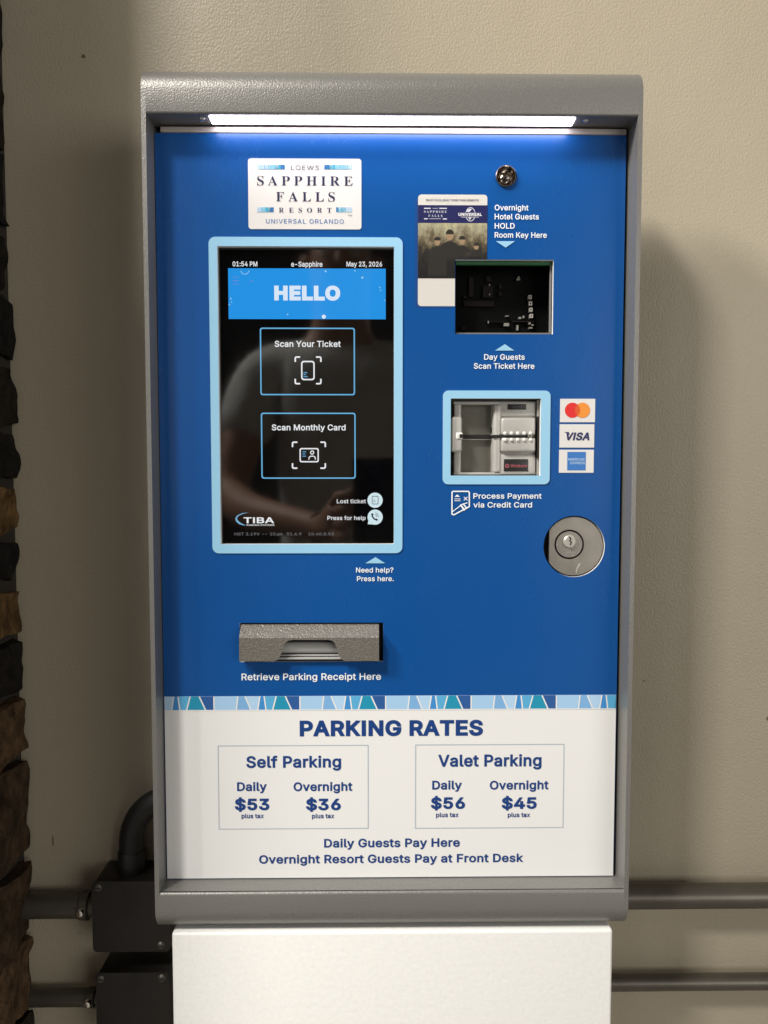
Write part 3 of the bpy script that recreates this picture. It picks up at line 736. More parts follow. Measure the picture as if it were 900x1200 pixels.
# right of the machine
r1, r2 = 0.0110, 0.0074
zr1 = zc(820, 1045.5, YW - r1)
zr2 = zc(820, 1145.5, YW - r2)
pipe(-0.02, 1.6, zr1, r1, 'thicker grey conduit pipe leaving the machine to the right at its bottom rail')
pipe(-0.02, 1.6, zr2, r2, 'thinner grey conduit pipe on the wall to the right of the cream pedestal')
# left: box faces at depth yb
YB = YW - 0.041


def jbox(l, t, r, b, label, screws):
    x0, x1, z0, z1 = R(l, t, r, b, YB)
    e = empty('junction_box', ((x0 + x1) / 2, YW, z0), label, 'junction box', G_BOX)
    box('enclosure', x0 + .001, x1 - .001, YB + 0.003, YW, z0 + .001, z1 - .001, M_BOX, e, 0.003)
    x_, y_ = 0, 0
    pl = plate('cover', rrect(x0, x1, z0, z1, 0.004), [], YB, YB + 0.0026, M_BOX, e)
    for sx, sz in screws:
        X = x0 + sx * (x1 - x0)
        Z = z0 + sz * (z1 - z0)
        s_ = lathe('screw', X, Z, [(0.0, YB - 0.0022), (0.0022, YB - 0.0020), (0.0036, YB - 0.0008), (0.0038, YB)], mat('screw_zinc', (0.10, 0.09, 0.08), 0.45, 0.6), e, 16)
        box('slot', X - 0.0030, X + 0.0030, YB - 0.0026, YB - 0.0018, Z - 0.0005, Z + 0.0005, M_BLACK, s_)
    return x0, x1, z0, z1


b1x = jbox(108, 1033, 199, 1115.5, 'upper square steel junction box half hidden behind the machine bottom corner', ((0.88, 0.09), (0.08, 0.92)))
b2x = jbox(113, 1140, 199, 1232, 'lower square steel junction box beside the cream pedestal', ((0.06, 0.93), (0.90, 0.93)))


def left_pipe(pxc, r, xa, xb, label):
    z = zc(60, pxc, YW - r - .006)
    y = YW - r - 0.006
    e = empty('conduit', (xa, y, z), label, 'conduit', G_PIPE)
    xe = xb - 0.0115
    tube('pipe', [(xa, y, z), (xe - 0.004, y, z)], r, M_CONDUIT, e, 28)
    c = tube('connector', [(xe - 0.0065, y, z), (xe - 0.0058, y, z), (xe + 0.0008, y, z), (xe + 0.0016, y, z)], [r * 1.03, r * 1.14, r * 1.14, r * 1.02], M_CONDUIT, e, 24)
    tube('nipple', [(xe + 0.002, y, z), (xb + 0.002, y, z)], r * 0.86, M_CONDUIT, e, 24)
    yy = y - r * 1.14
    lathe('set_screw', xe - 0.003, z + 0.001, [(0.0, yy - 0.0035), (0.0030, yy - 0.0033), (0.0036, yy - 0.002), (0.0036, yy + 0.003)], M_CHROME, c, 14)


left_pipe(1061, 0.0112, XC - 0.02, b1x[0], 'thick grey conduit pipe running from the stone column into the upper junction box')
left_pipe(1169, 0.0078, XC - 0.02, b2x[0], 'thin grey conduit pipe running from the stone column into the lower junction box')
# elbow from the top of the upper box, bending right behind the machine
xe = U(154, 985, YW - 0.02)[0]
ze = U(154, 1020, YW - 0.02)[1]
re_ = 0.0108
e = empty('conduit_elbow', (xe, YW - 0.02, ze), 'black conduit elbow rising from the upper junction box and bending behind the machine', 'conduit', None)
pts = [(xe, YW - 0.02, ze - 0.012), (xe, YW - 0.02, ze + 0.028)]
rb = 0.040
for i in range(1, 11):
    a = math.radians(90 * i / 10)
    pts.append((xe + rb * (1 - math.cos(a)), YW - 0.02, ze + 0.028 + rb * math.sin(a)))
pts.append((xe + rb + 0.06, YW - 0.02, ze + 0.028 + rb))
M_BLK = mat('black_conduit', (0.012, 0.011, 0.010), 0.5, 0.1, var=(40, 0.2))
tube('pipe', pts, re_, M_BLK, e, 24)
tube('coupling', [(xe, YW - 0.02, ze - 0.006), (xe, YW - 0.02, ze - 0.004), (xe, YW - 0.02, ze + 0.018), (xe, YW - 0.02, ze + 0.020)], [re_ * 1.04, re_ * 1.13, re_ * 1.13, re_ * 1.04], M_BLK, e, 24)

# ================================================================== PEDESTAL
YP = -0.0165                                  # the pedestal front, just behind the frame's front
px0 = (U(200.5, 1090, YP)[0] + U(203, 1198, YP)[0]) / 2
px1 = (U(719, 1090, YP)[0] + U(716, 1198, YP)[0]) / 2
# ================================================================== MACHINE: measures
D = 0.020                                     # how far the frame stands proud of the door
PX0 = (U(179.6, 156)[0] + U(196.7, 1030)[0]) / 2
PX1 = (U(732.8, 159)[0] + U(720, 1026.4)[0]) / 2
PZ1 = (U(179.6, 156.5)[1] + U(732.8, 158)[1]) / 2
PZ0 = (U(196.7, 1030)[1] + U(720, 1026.4)[1]) / 2
IX0 = (U(171, 200, -D)[0] + U(187, 1020, -D)[0]) / 2      # inner faces of the side cheeks
IX1 = (U(747.5, 200, -D)[0] + U(731.5, 1020, -D)[0]) / 2
OX0, OX1 = IX0 - 0.0034, IX1 + 0.0034
PX0 = max(PX0, IX0 + 0.0006)
LIPZ = (U(250, 133.5, -D)[1] + U(650, 136, -D)[1]) / 2 + 0.0005      # underside of the hood
RAILZ = PZ0 - 0.0004                                          # top of the bottom rail
RAD = 0.020
TOPZ = U(450, 85.5, -D + RAD * 0.55)[1] + 0.11 * RAD
BOTZ = U(450, 1081.5, -D + RAD * 0.485)[1] - 0.14 * RAD
YBK = 0.034
print('PANEL', PX0, PX1, PZ0, PZ1, 'OUT', OX0, OX1, TOPZ, BOTZ, 'LIP', LIPZ, 'wall X col', XC)

ped = empty('pedestal', ((px0 + px1) / 2, 0.04, 0), 'cream enamelled steel pedestal cabinet under the machine', 'pedestal')
box('cabinet', px0, px1, YP, YW - 0.008, 0.012, BOTZ - 0.0006, M_CREAM, ped, 0.0022, 3)
box('plinth', px0 + 0.01, px1 - 0.01, 0.01, YW - 0.012, 0.0, 0.0118, M_BLACK, ped)

PS = empty('pay_station', ((OX0 + OX1) / 2, 0.03, BOTZ), 'blue and grey parking pay station with touch screen, card slot and printed rates', 'pay station')


def arc(cy, cz, r, a0, a1, n=12):
    return [(cy + r * math.cos(math.radians(a0 + (a1 - a0) * i / n)), cz + r * math.sin(math.radians(a0 + (a1 - a0) * i / n))) for i in range(n + 1)]


# side cheeks: rounded top and bottom front corners, seen from the side
side = [(YBK, BOTZ), (YBK, TOPZ)] + arc(-D + RAD, TOPZ - RAD, RAD, 90, 180) + arc(-D + RAD, BOTZ + RAD, RAD, 180, 270)
extrude_x('side_panel', side, OX0, IX0, M_HOUSE, PS, 0.0030, 'left')
extrude_x('side_panel', side, IX1, OX1, M_HOUSE, PS, 0.0030, 'right')
hb = 0.0016
hood = [(YBK, TOPZ)] + arc(-D + RAD, TOPZ - RAD, RAD, 90, 180) + arc(-D + hb, LIPZ + hb, hb, 180, 270, 4) + [(0.0035, LIPZ), (0.0035, LIPZ + 0.004), (YBK, LIPZ + 0.004)]
extrude_x('hood', hood, IX0 + 1e-5, IX1 - 1e-5, M_HOUSE, PS)
rail = [(YBK, BOTZ), (YBK, RAILZ), (-D + hb, RAILZ)] + arc(-D + hb * 1.5, RAILZ - hb * 1.5, hb * 1.5, 90, 180, 4) + arc(-D + RAD, BOTZ + RAD, RAD, 180, 270)
extrude_x('bottom_rail', rail, IX0 + 1e-5, IX1 - 1e-5, M_HOUSE, PS)
box('back_panel', IX0, IX1, YBK - 0.003, YBK - 0.0002, RAILZ, LIPZ + 0.004, M_DARK, PS)

box('rear_cabinet', IX0 + 0.055, IX1 - 0.055, YBK + 0.0002, YW - 0.004, RAILZ + 0.01, LIPZ - 0.12, M_HOUSE, PS, 0.002)

# lamp in the hood
lx0, lx1 = U(247, 143, -D / 2)[0], U(672, 145, -D / 2)[0]
lamp = box('light_strip', lx0, lx1, -D + 0.0035, -0.0045, LIPZ - 0.0012, LIPZ + 0.0006, M_LED, PS, 0.0005, 1)
for px in (237, 686):
    x = U(px, 142, -D / 2)[0]
    bm = bmesh.new()
    bmesh.ops.create_cone(bm, cap_ends=True, segments=18, radius1=0.0018, radius2=0.0026, depth=0.0014, matrix=Matrix.Translation((x, -D / 2 - .001, LIPZ - 0.0005)))
    link('hood_screw', bm_mesh('hood_screw', bm), M_CHROME, PS)
box('door_top_trim', PX0 + 0.0045, PX1, -0.0008, 0.006, PZ1 + 0.0002, LIPZ - 0.0011, mat('trim_grey', (0.40, 0.36, 0.34), 0.45, 0.2), PS, 0.0004, 1)

# ------------------------------------------------------------------ door with its openings
H_SCREEN = R(256.8, 289, 461.7, 637.6)
H_WIN = R(533.5, 304.3, 648.3, 391.6)
H_CARD = R(528, 467, 633.3, 557.3)
H_REC = R(281, 729.8, 449, 775.5)
LKX, LKZ = U(672.8, 640.3)
LKR = 36.3 * 0.6 / F
CMX, CMZ = U(592.8, 207)
CMR = 10.6 * 0.6 / F
SPLIT = (U(300, 816, 0)[1] + U(600, 814.5, 0)[1]) / 2
holes = [rrect(*H_SCREEN, 0.0008, 2), rrect(*H_WIN), rrect(*H_CARD), rrect(*H_REC), circle(LKX, LKZ, LKR, 64), circle(CMX, CMZ, CMR, 40)]
door = plate('front_panel', rrect(PX0, PX1, PZ0, PZ1, 0.0012, 3), holes, 0.0, 0.0035, M_BLUE, PS, mats2=M_EDGE)
YD = -0.00025        # first layer of print
YT = -0.00045        # lettering on it

# rates sheet
BANDZ = (U(300, 832.5)[1] + U(600, 830.5)[1]) / 2
sheet = plate('rate_sheet', rrect(PX0 + 0.0004, PX1 - 0.0004, PZ0 + 0.0004, SPLIT), [], YD, -0.00002, M_WHITE, PS, label='white printed sheet of parking rates')


def px_to_x(px):
    return U(px, 823)[0]


# patterned band
per = px_to_x(451.4) - px_to_x(351)
x_or = px_to_x(351.6)
unit = [  # colour, top-left, top-right, bottom-right, bottom-left (in photo px from the white vertical line)
    ((0.36, 0.58, 0.82), 0, 27.8, 26.0, 0),
    ((0.20, 0.42, 0.72), 27.8, 36.4, 43, 26.0),
    ((0.42, 0.62, 0.84), 36.4, 53.5, 51, 43),
    ((0.05, 0.26, 0.62), 53.5, 58.6, 60.6, 51),
    ((0.10, 0.40, 0.68), 58.6, 72.6, 68.4, 60.6),
    ((0.015, 0.28, 0.45), 72.6, 83.4, 90.6, 68.4),
    ((0.025, 0.10, 0.32), 83.4, 100.4, 100.4, 90.6)]
pp = per / 100.4
zt, zb = SPLIT, BANDZ
for k in range(-2, 5):
    for ci, (c, a, b_, c2, d_) in enumerate(unit):
        q = [(x_or + k * per + a * pp, zt), (x_or + k * per + b_ * pp, zt), (x_or + k * per + c2 * pp, zb), (x_or + k * per + d_ * pp, zb)]
        xs = [min(max(p[0], PX0 + .0006), PX1 - .0006) for p in q]
        if max(xs) - min(xs) < 1e-4 or (xs[1] - xs[0] < 1e-5 and xs[2] - xs[3] < 1e-5):
            continue
        q = [(xs[i], q[i][1]) for i in range(4)]
        flat('pattern_shape', [ccw(q)], -0.00035, mat('band_%s' % 'abcdefg'[ci], c, 0.33), sheet)
lines = []
for k in range(-2, 5):
    for a, b_ in ((0, 0), (27.8, 26.0), (36.4, 43), (53.5, 51), (58.6, 60.6), (72.6, 68.4), (83.4, 90.6)):
        xa, xb = x_or + k * per + a * pp, x_or + k * per + b_ * pp
        if min(xa, xb) > PX0 + .001 and max(xa, xb) < PX1 - .001:
            lines += stroke([(xa, zt - .0002), (xb, zb + .0001)], 0.00105)
lines += stroke([(PX0 + .0008, zb), (PX1 - .0008, zb)], 0.0008)
flat('pattern_lines', lines, -0.00045, M_WHITE, sheet)


def T(s, l, r, cap, base, m=M_TXT_W, parent=None, **k):
    k.setdefault('y', YT)
    return txt(s, l, r, cap, base, m, parent or door, **k)


def Tr(s, l, r, cap, base, **k):
    return T(s, l, r, cap, base, M_TXT_B, sheet, **k)


Tr('PARKING RATES', 351.2, 566, 844.6, 862, bold=36)
Tr('Self Parking', 288.5, 399.7, 886.2, 899.4, bold=24)
Tr('Valet Parking', 513.4, 634.6, 884.5, 898.0, bold=24)
for a, b_, t_, dy in ((277.8, 312.6, 'Daily', 0), (344, 413, 'Overnight', 0), (506.5, 541.3, 'Daily', -1.8), (574, 642.9, 'Overnight', -1.8)):
    Tr(t_, a, b_, 916.4 + dy, 927 + dy, bold=24)
for a, b_, t_, dy in ((275, 315.7, '$53', 0), (358.4, 399.4, '$36', 0), (504.8, 545, '$56', -1.6), (587.8, 629, '$45', -1.6)):
    Tr(t_, a, b_, 936.3 + dy, 949.2 + dy, bold=32)
for a, b_, dy in ((283, 309.2, 0), (365.6, 391.8, 0), (511, 537.5, -1.3), (595, 621.2, -1.3)):
    Tr('plus tax', a, b_, 953.4 + dy, 958.9 + dy, bold=24)
Tr('Daily Guests Pay Here', 379.8, 538.9, 982.4, 992.8, bold=23)
Tr('Overnight Resort Guests Pay at Front Desk', 303.6, 613.3, 1001, 1011.2, bold=23)
for q in ((255.8, 873.0, 431.8, 971.2), (486.4, 871.8, 660.6, 970.2)):
    a = R(*q)
    flat('rate_box_outline', [ccw(rrect(*a)), cw(rrect(a[0] + .0006, a[1] - .0006, a[2] + .0006, a[3] - .0006))], YT, M_LINE, sheet)

# blue-area lettering
T('Retrieve Parking Receipt Here', 283, 446.5, 788.8, 797, bold=13)
T('Need help?', 417.2, 461, 664.8, 671, bold=12)
T('Press here.', 418.3, 461.4, 675.0, 681.1, bold=12)
T('Overnight', 579.7, 619.3, 239.8, 246.6, bold=13)
T('Hotel Guests', 579.7, 631.5, 250.4, 257.2, bold=13)
T('HOLD', 579.7, 603.2, 261.2, 268, bold=13)
T('Room Key Here', 579.7, 640.8, 271.9, 278.7, bold=13)
T('Day Guests', 567.3, 614.9, 414.8, 421.6, bold=13)
T('Scan Ticket Here', 555.2, 626.3, 425.4, 432.2, bold=13)
T('Process Payment', 554.7, 634.7, 577.8, 584.4, bold=13)
T('via Credit Card', 554.7, 623.5, 588.2, 594.8, bold=13)
for tri in (((428.2, 660), (451.3, 660), (440, 652.8)), ((581, 282.8), (603.5, 282.8), (592.5, 290.3)), ((580, 410.9), (602.5, 410.9), (591.5, 403.4))):
    flat('arrow', [ccw(pxs(tri))], YT, M_LBLUE, door)
# card icon
ic = stroke(pxs([(529.6, 602.5), (529.6, 576.8), (531, 575.8), (548.6, 575.8), (549.9, 577), (549.9, 593.6), (532, 603.2)]), 0.0010, True)
ic += stroke(pxs([(529.6, 600), (541.5, 591), (547.6, 589.2)]), 0.0007)
ic += stroke(pxs([(539.6, 591.5), (544.3, 598)]), 0.0013) + stroke(pxs([(542.6, 590.2), (547.2, 596)]), 0.0010)
ic += [ccw(pxs([(532.5, 582.2), (539, 582.2), (535.6, 579.4)]))]
ic += stroke(pxs([(532.5, 584.6), (539.5, 584.6)]), 0.0005) + stroke(pxs([(532.5, 586.8), (539.5, 586.8)]), 0.0005)
ic += stroke(pxs([(543.6, 582.4), (547.6, 586.2)]), 0.0006) + stroke(pxs([(547.6, 582.4), (543.6, 586.2)]), 0.0006)
flat('card_icon', ic, YT, M_TXT_W, door)


def ring(name, outer_px, inner, r, m, y0=-0.0008):
    a = R(*outer_px)
    return plate(name, rrect(*a, r), [rrect(*inner)], y0, -0.00002, m, door, mats2=M_EDGE)


# ------------------------------------------------------------------ logo sticker
lg = plate('logo_sticker', rrect(*R(291, 186, 423.5, 268.8), 0.0022), [], -0.0004, -0.00002, M_STICK, PS, label='white hotel logo sticker above the screen')
YL = -0.0006
T('LOEWS', 341, 373.9, 193.6, 199.3, M_TXT_D, lg, bold=-4, track=60, y=YL)
T('SAPPHIRE', 301.2, 413.3, 206, 217.6, M_TXT_D, lg, bold=-3, font='serif', track=150, y=YL)
T('FALLS', 323.4, 392.4, 224.6, 236.2, M_TXT_D, lg, bold=-3, font='serif', track=170, y=YL)
T('RESORT', 326.8, 388.4, 243.2, 249.2, M_TXT_D, lg, bold=-2, font='serif', track=430, y=YL)
T('UNIVERSAL ORLANDO', 311.6, 402.8, 256.5, 262.1, M_TXT_U, lg, bold=2, track=70, y=YL)
T('TM', 407.5, 412.5, 251.8, 253.3, M_TXT_D, lg, bold=4, y=YL)


def mosaic(l, t, r, b, flip, seed):
    rnd = random.Random(seed)
    n = 13 if r - l > 25 else 8
    cs = [(0.42, 0.58, 0.74), (0.22, 0.48, 0.66), (0.06, 0.36, 0.52), (0.03, 0.16, 0.40)]
    edges = [0.0]
    for i in range(n):
        edges.append(edges[-1] + rnd.uniform(.5, 1.3))
    edges = [e / edges[-1] for e in edges]
    for i in range(n):
        f = i / (n - 1)
        if flip:
            f = 1 - f
        c = min(3, max(0, int(f * 3.2 + rnd.uniform(-.7, .7))))
        s0, s1 = rnd.uniform(-1, 1), rnd.uniform(-1, 1)
        g = 0.35
        p0, p1 = l + edges[i] * (r - l), l + edges[i + 1] * (r - l) - g
        q = [(p0, b), (p1, b), (min(r, max(p0 + .3, p1 + s1 * .6)), t), (max(l, p0 + s0 * .3), t)]
        flat('mosaic_bar', [ccw(pxs(q))], YL, mat('mosaic_%s' % 'abcd'[c], cs[c], 0.35), lg)


mosaic(301.7, 193.5, 334.2, 198.8, False, 1)
mosaic(380, 193.5, 412.8, 198.8, True, 2)
mosaic(301.5, 243.2, 320.9, 248.9, False, 3)
mosaic(394, 243.2, 413, 248.9, True, 4)

# ------------------------------------------------------------------ touch screen
scr_ring = ring('screen_surround', (246.9, 278.2, 471.7, 648.2), H_SCREEN, 0.0050, M_LBLUE)
scr = box('touch_screen', H_SCREEN[0] - 0.003, H_SCREEN[1] + 0.003, 0.0038, 0.012, H_SCREEN[2] - 0.003, H_SCREEN[3] + 0.003, M_GLASS, PS, label='black portrait touch screen showing a greeting and two scan buttons')
YS = 0.00365
E_W = emis('pixels_white', (0.92, 0.94, 0.97), 0.85)
E_B = emis('pixels_banner_blue', (0.020, 0.30, 0.80), 0.95)
E_C = emis('pixels_cyan_line', (0.16, 0.50, 0.82), 0.85)
E_P = emis('pixels_pale', (0.74, 0.86, 1.0), 0.92)
E_G = emis('pixels_grey', (0.24, 0.24, 0.25), 0.7)


def TS(s, l, r, cap, base, m=E_W, **k):
    k.setdefault('y', YS)
    return txt(s, l, r, cap, base, m, scr, **k)


def FS(name, loops, m=E_W, y=YS):
    return flat(name, loops, y, m, scr)


Q = lambda pts: pxs(pts, YS)
FS('banner', [ccw(rrect(*R(267.6, 314.6, 452.0, 374, YS)))], E_B)
TS('01:54 PM', 272.5, 301.6, 306.2, 312.2, bold=17)
TS('e-Sapphire', 341.2, 377.9, 306.4, 312.6, bold=17)
TS('May 23, 2026', 406, 447.8, 306.4, 312.4, bold=17)
TS('HELLO', 321.3, 398.7, 335.5, 351.4, E_P, bold=52, y=YS - .0002)
TS('Scan Your Ticket', 321.9, 399.3, 399.2, 406.6, bold=17)
TS('Scan Monthly Card', 318.4, 405, 497.2, 504.4, bold=17)
TS('Lost ticket', 394.7, 428.8, 584.8, 589.8, bold=10)
TS('Press for help', 383.7, 428.5, 604.4, 609.4, bold=10)
TS('TIBA', 285.5, 321.3, 606.0, 613.2, bold=22)
TS('PARKING SYSTEMS', 289, 321.5, 614.4, 616.2, bold=14)
TS('HST 3.19V --[10.pk][51.6.9]   10.40.8.53', 274.8, 391.2, 624.0, 627.4, E_G, bold=4)
for l, t, r, b_ in ((304.8, 384, 416.0, 463.2), (306.0, 483.6, 416.8, 561)):
    a = R(l, t, r, b_, YS)
    FS('button_frame', [ccw(rrect(*a, .0020)), cw(rrect(a[0] + .0010, a[1] - .0010, a[2] + .0010, a[3] - .0010, .0014))], E_C)


def brackets(l, t, r, b_, s=5.5):
    out = []
    for cx, sx in ((l, 1), (r, -1)):
        for cy, sy in ((t, 1), (b_, -1)):
            out += stroke(Q([(cx + sx * s, cy), (cx + sx * 1, cy), (cx, cy + sy * 1), (cx, cy + sy * s)]), 0.0012)
    return out


FS('scan_brackets', brackets(346, 418.4, 376, 449.6))
FS('scan_brackets', brackets(342.8, 518.2, 381.2, 548.6))
a = R(352.8, 422.8, 368.8, 445.6, YS)
FS('phone_icon', [ccw(rrect(*a, .0022)), cw(rrect(a[0] + .0011, a[1] - .0011, a[2] + .0011, a[3] - .0011, .0014))])
FS('icon_lines', stroke(Q([(355.6, 436.6), (360, 436.6)]), .0006) + stroke(Q([(355.6, 439), (358.6, 439)]), .0006) + stroke(Q([(355.6, 441.4), (360.4, 441.4)]), .0006), E_C)
a = R(351, 525, 373.6, 541.8, YS)
FS('badge_icon', [ccw(rrect(*a, .0016)), cw(rrect(a[0] + .0010, a[1] - .0010, a[2] + .0010, a[3] - .0010, .0010))])
cx_, cz_ = U(365.8, 530.3, YS)
FS('badge_person', [ccw(circle(cx_, cz_, .00165, 16)), cw(circle(cx_, cz_, .00085, 14))] + stroke(Q([(362, 538.4), (362.2, 536), (364, 534.6), (367.6, 534.6), (369.4, 536), (369.6, 538.4)]), .0008))
FS('icon_lines', stroke(Q([(354.6, 529.4), (358.6, 529.4)]), .0006) + stroke(Q([(354.6, 532), (357.6, 532)]), .0006) + stroke(Q([(354.6, 534.6), (358.6, 534.6)]), .0006), E_C)
# round buttons
cx_, cz_ = U(439.5, 586.2, YS)
b1_ = FS('round_button', [ccw(circle(cx_, cz_, .0060, 32))], emis('pixels_pale_cyan', (0.72, 0.90, 0.95), 0.85))
E_D = emis('pixels_dark', (0.03, 0.04, 0.07), 0.8)
a = R(435.8, 581.2, 443.4, 591, YS)
flat('ticket_icon', [ccw(rrect(*a, .0009)), cw(rrect(a[0] + .00045, a[1] - .00045, a[2] + .00045, a[3] - .00045, .0006))] + stroke(Q([(437.6, 586), (439.6, 586)]), .0004) + stroke(Q([(437.6, 588), (440, 588)]), .0004), YS - .0002, E_D, scr)
cx_, cz_ = U(439.6, 606.0, YS)
FS('round_button', [ccw(circle(cx_, cz_, .0060, 32)), ccw(Q([(431, 614.3), (438, 614.6), (432, 608)]))], emis('pixels_pale_cyan', (0.72, 0.90, 0.95), 0.85))
ph = stroke(Q([(436.0, 602.4), (436.4, 605.2), (438.4, 608), (441.8, 609.6)]), .0011) + stroke(Q([(435.6, 602.2), (437.2, 603.4)]), .0014) + stroke(Q([(440.4, 608.4), (442.2, 609.6)]), .0014)
ph += stroke(Q([(439.4, 603.0), (441.2, 604.0), (441.8, 606)]), .0004) + stroke(Q([(439.8, 600.9), (442.4, 602.4), (443.8, 605.6)]), .0004)
flat('handset_icon', ph, YS - .0002, E_D, scr)
# maker's swoosh
sw_o = Q([(292, 600.5), (284, 601.3), (278, 604), (275.6, 607.5), (276.6, 611), (280, 614), (285, 615.6), (288.2, 615.5), (283, 613.4), (279.4, 610.6), (277.6, 607.8), (279.2, 604.8), (284.4, 602.2)])
FS('logo_swoosh', [ccw(sw_o)], emis('pixels_swoosh', (0.22, 0.50, 0.75), 0.8))
# bubbles in the banner
rb_ = random.Random(5)
bub = []
for px, py, r_ in ((287, 316.5, 4.8),):
    cx_, cz_ = U(px, py, YS)
    arc_ = [(cx_ + r_ * .00066 * math.cos(math.radians(a_)), cz_ + r_ * .00066 * math.sin(math.radians(a_))) for a_ in range(-170, -9, 16)]
    bub += stroke(arc_, .0005)
for px, py, r_ in ((379.5, 371.4, 2.2), (381.6, 318, 1.2), (424.6, 325.4, 1.3), (416, 317.5, .8), (337, 368.5, .9), (270.5, 350, .9), (271.5, 354, .7), (445, 337, .8), (446, 340.5, .7), (451, 352, .7), (268.8, 357, .8), (369, 312.9, 0.1)):
    cx_, cz_ = U(px, py, YS)
    bub.append(ccw(circle(cx_, cz_, r_ * .00066, 12)))
flat('banner_bubbles', bub, YS - .0002, emis('pixels_bubble', (0.35, 0.65, 0.95), 0.9), scr)
mn = []
for py, l_, r_ in ((325, 273, 279.5), (329, 272, 280), (333, 273, 280)):
    mn += stroke(Q([(l_, py), (r_, py)]), .0005)
mn += stroke(Q([(293, 329.6), (296.5, 329.6)]), .0006)
flat('menu_lines', mn, YS - .0002, emis('pixels_violet', (0.17, 0.25, 0.70), 0.9), scr)
flat('banner_dot', [ccw(circle(*U(379.5, 371.2, YS), .0016, 14))], YS - .0003, E_P, scr)

# ------------------------------------------------------------------ door viewer (camera eye)
eye = lathe('camera_eye', CMX, CMZ, [(CMR * .99, 0.0035), (CMR * 1.10, -0.0004), (CMR * 1.14, -0.0016), (CMR * 1.05, -0.0022), (CMR * 0.97, -0.0012), (CMR * .93, 0.004)], mat('dark_bronze_ring', (0.16, 0.135, 0.12), 0.22, 0.9), PS, 48)
lathe('bowl', CMX, CMZ, [(CMR * .92, -0.0006), (CMR * .80, 0.0022), (CMR * .52, 0.0048), (CMR * .34, 0.0052), (CMR * .30, 0.0040), (CMR * .20, 0.0034), (0, 0.0033)], mat('bowl_chrome', (0.50, 0.45, 0.41), 0.12, 1.0), eye, 48)
lathe('lens', CMX, CMZ, [(CMR * .17, 0.0036), (CMR * .12, 0.0028), (0, 0.0026)], M_GLASS, eye, 24)

# ------------------------------------------------------------------ room key picture
kc = R(489.8, 228.2, 570.6, 358.9)
rr_ = 0.0026
flat('card_print_shadow', [ccw(rrect(kc[0] - .0022, H_WIN[0] - .0006, kc[2] - .0014, kc[3] - .003, rr_))], -0.00012, mat('printed_shadow_blue', (0.006, 0.055, 0.225), 0.33), door)
kw = [p for p in rrect(*kc, rr_)]
# the window cuts the lower right corner of the print
wx, wz = H_WIN[0] - 0.0003, H_WIN[3] + 0.0003
kpoly = [(kc[0] + rr_, kc[2]), (wx, kc[2]), (wx, wz), (kc[1], wz), (kc[1], kc[3] - rr_)]
kpoly += [(kc[1] - rr_ + rr_ * math.cos(math.radians(a_)), kc[3] - rr_ + rr_ * math.sin(math.radians(a_))) for a_ in (15, 30, 45, 60, 75, 90)]
kpoly += [(kc[0] + rr_ + rr_ * math.cos(math.radians(a_)), kc[3] - rr_ + rr_ * math.sin(math.radians(a_))) for a_ in (90, 105, 120, 135, 150, 165, 180)]
kpoly += [(kc[0] + rr_ + rr_ * math.cos(math.radians(a_)), kc[2] + rr_ + rr_ * math.sin(math.radians(a_))) for a_ in (180, 195, 210, 225, 240, 255)]
key = flat('key_card_print', [ccw(kpoly)], YD, mat('card_white', (0.62, 0.60, 0.56), 0.32), PS, label='printed picture of a room key card beside the scan window')
a = R(490, 240.6, 570.4, 261.6)
flat('navy_strip', [ccw(rrect(kc[0] + 1e-5, kc[1] - 1e-5, a[2], a[3]))], -0.00035, mat('card_navy', (0.012, 0.014, 0.085), 0.35), key)
pt, pb = U(530, 261.6)[1], U(530, 326.4)[1]
m = mat('card_picture', (0.2, 0.2, 0.1), 0.35)
nt = m.node_tree
b = nt.nodes['Principled BSDF']
tc = nt.nodes.new('ShaderNodeTexCoord')
mp = nt.nodes.new('ShaderNodeMapping'); mp.inputs['Scale'].default_value = (1, 1, 0.55)
nn = nt.nodes.new('ShaderNodeTexNoise'); nn.inputs['Scale'].default_value = 190; nn.inputs['Detail'].default_value = 8; nn.inputs['Roughness'].default_value = 0.7
sep = nt.nodes.new('ShaderNodeSeparateXYZ')
mr = nt.nodes.new('ShaderNodeMapRange')
mr.inputs['From Min'].default_value = pb + (pt - pb) * .12; mr.inputs['From Max'].default_value = pt - (pt - pb) * .02
mr.inputs['To Min'].default_value = -0.42; mr.inputs['To Max'].default_value = 0.30
ad = nt.nodes.new('ShaderNodeMath'); ad.operation = 'ADD'
rp = nt.nodes.new('ShaderNodeValToRGB')
els = rp.color_ramp.elements
els[0].position = 0.22; els[0].color = (0.010, 0.009, 0.009, 1)
els[1].position = 0.92; els[1].color = (0.50, 0.44, 0.24, 1)
for p_, c_ in ((0.40, (0.030, 0.026, 0.020)), (0.55, (0.12, 0.095, 0.055)), (0.68, (0.26, 0.23, 0.15)), (0.80, (0.34, 0.33, 0.22))):
    e_ = els.new(p_); e_.color = (*c_, 1)
nt.links.new(tc.outputs['Object'], mp.inputs['Vector'])
nt.links.new(mp.outputs['Vector'], nn.inputs['Vector'])
nt.links.new(tc.outputs['Object'], sep.inputs[0])
nt.links.new(sep.outputs['Z'], mr.inputs['Value'])
nt.links.new(nn.outputs['Fac'], ad.inputs[0]); nt.links.new(mr.outputs['Result'], ad.inputs[1])
nt.links.new(ad.outputs[0], rp.inputs['Fac']); nt.links.new(rp.outputs['Color'], b.inputs['Base Color'])
flat('card_artwork', [ccw([(kc[0] + 1e-5, pb), (wx, pb), (wx, wz), (kc[1] - 1e-5, wz), (kc[1] - 1e-5, pt), (kc[0] + 1e-5, pt)])], -0.00035, m, key)
YK = -0.0005
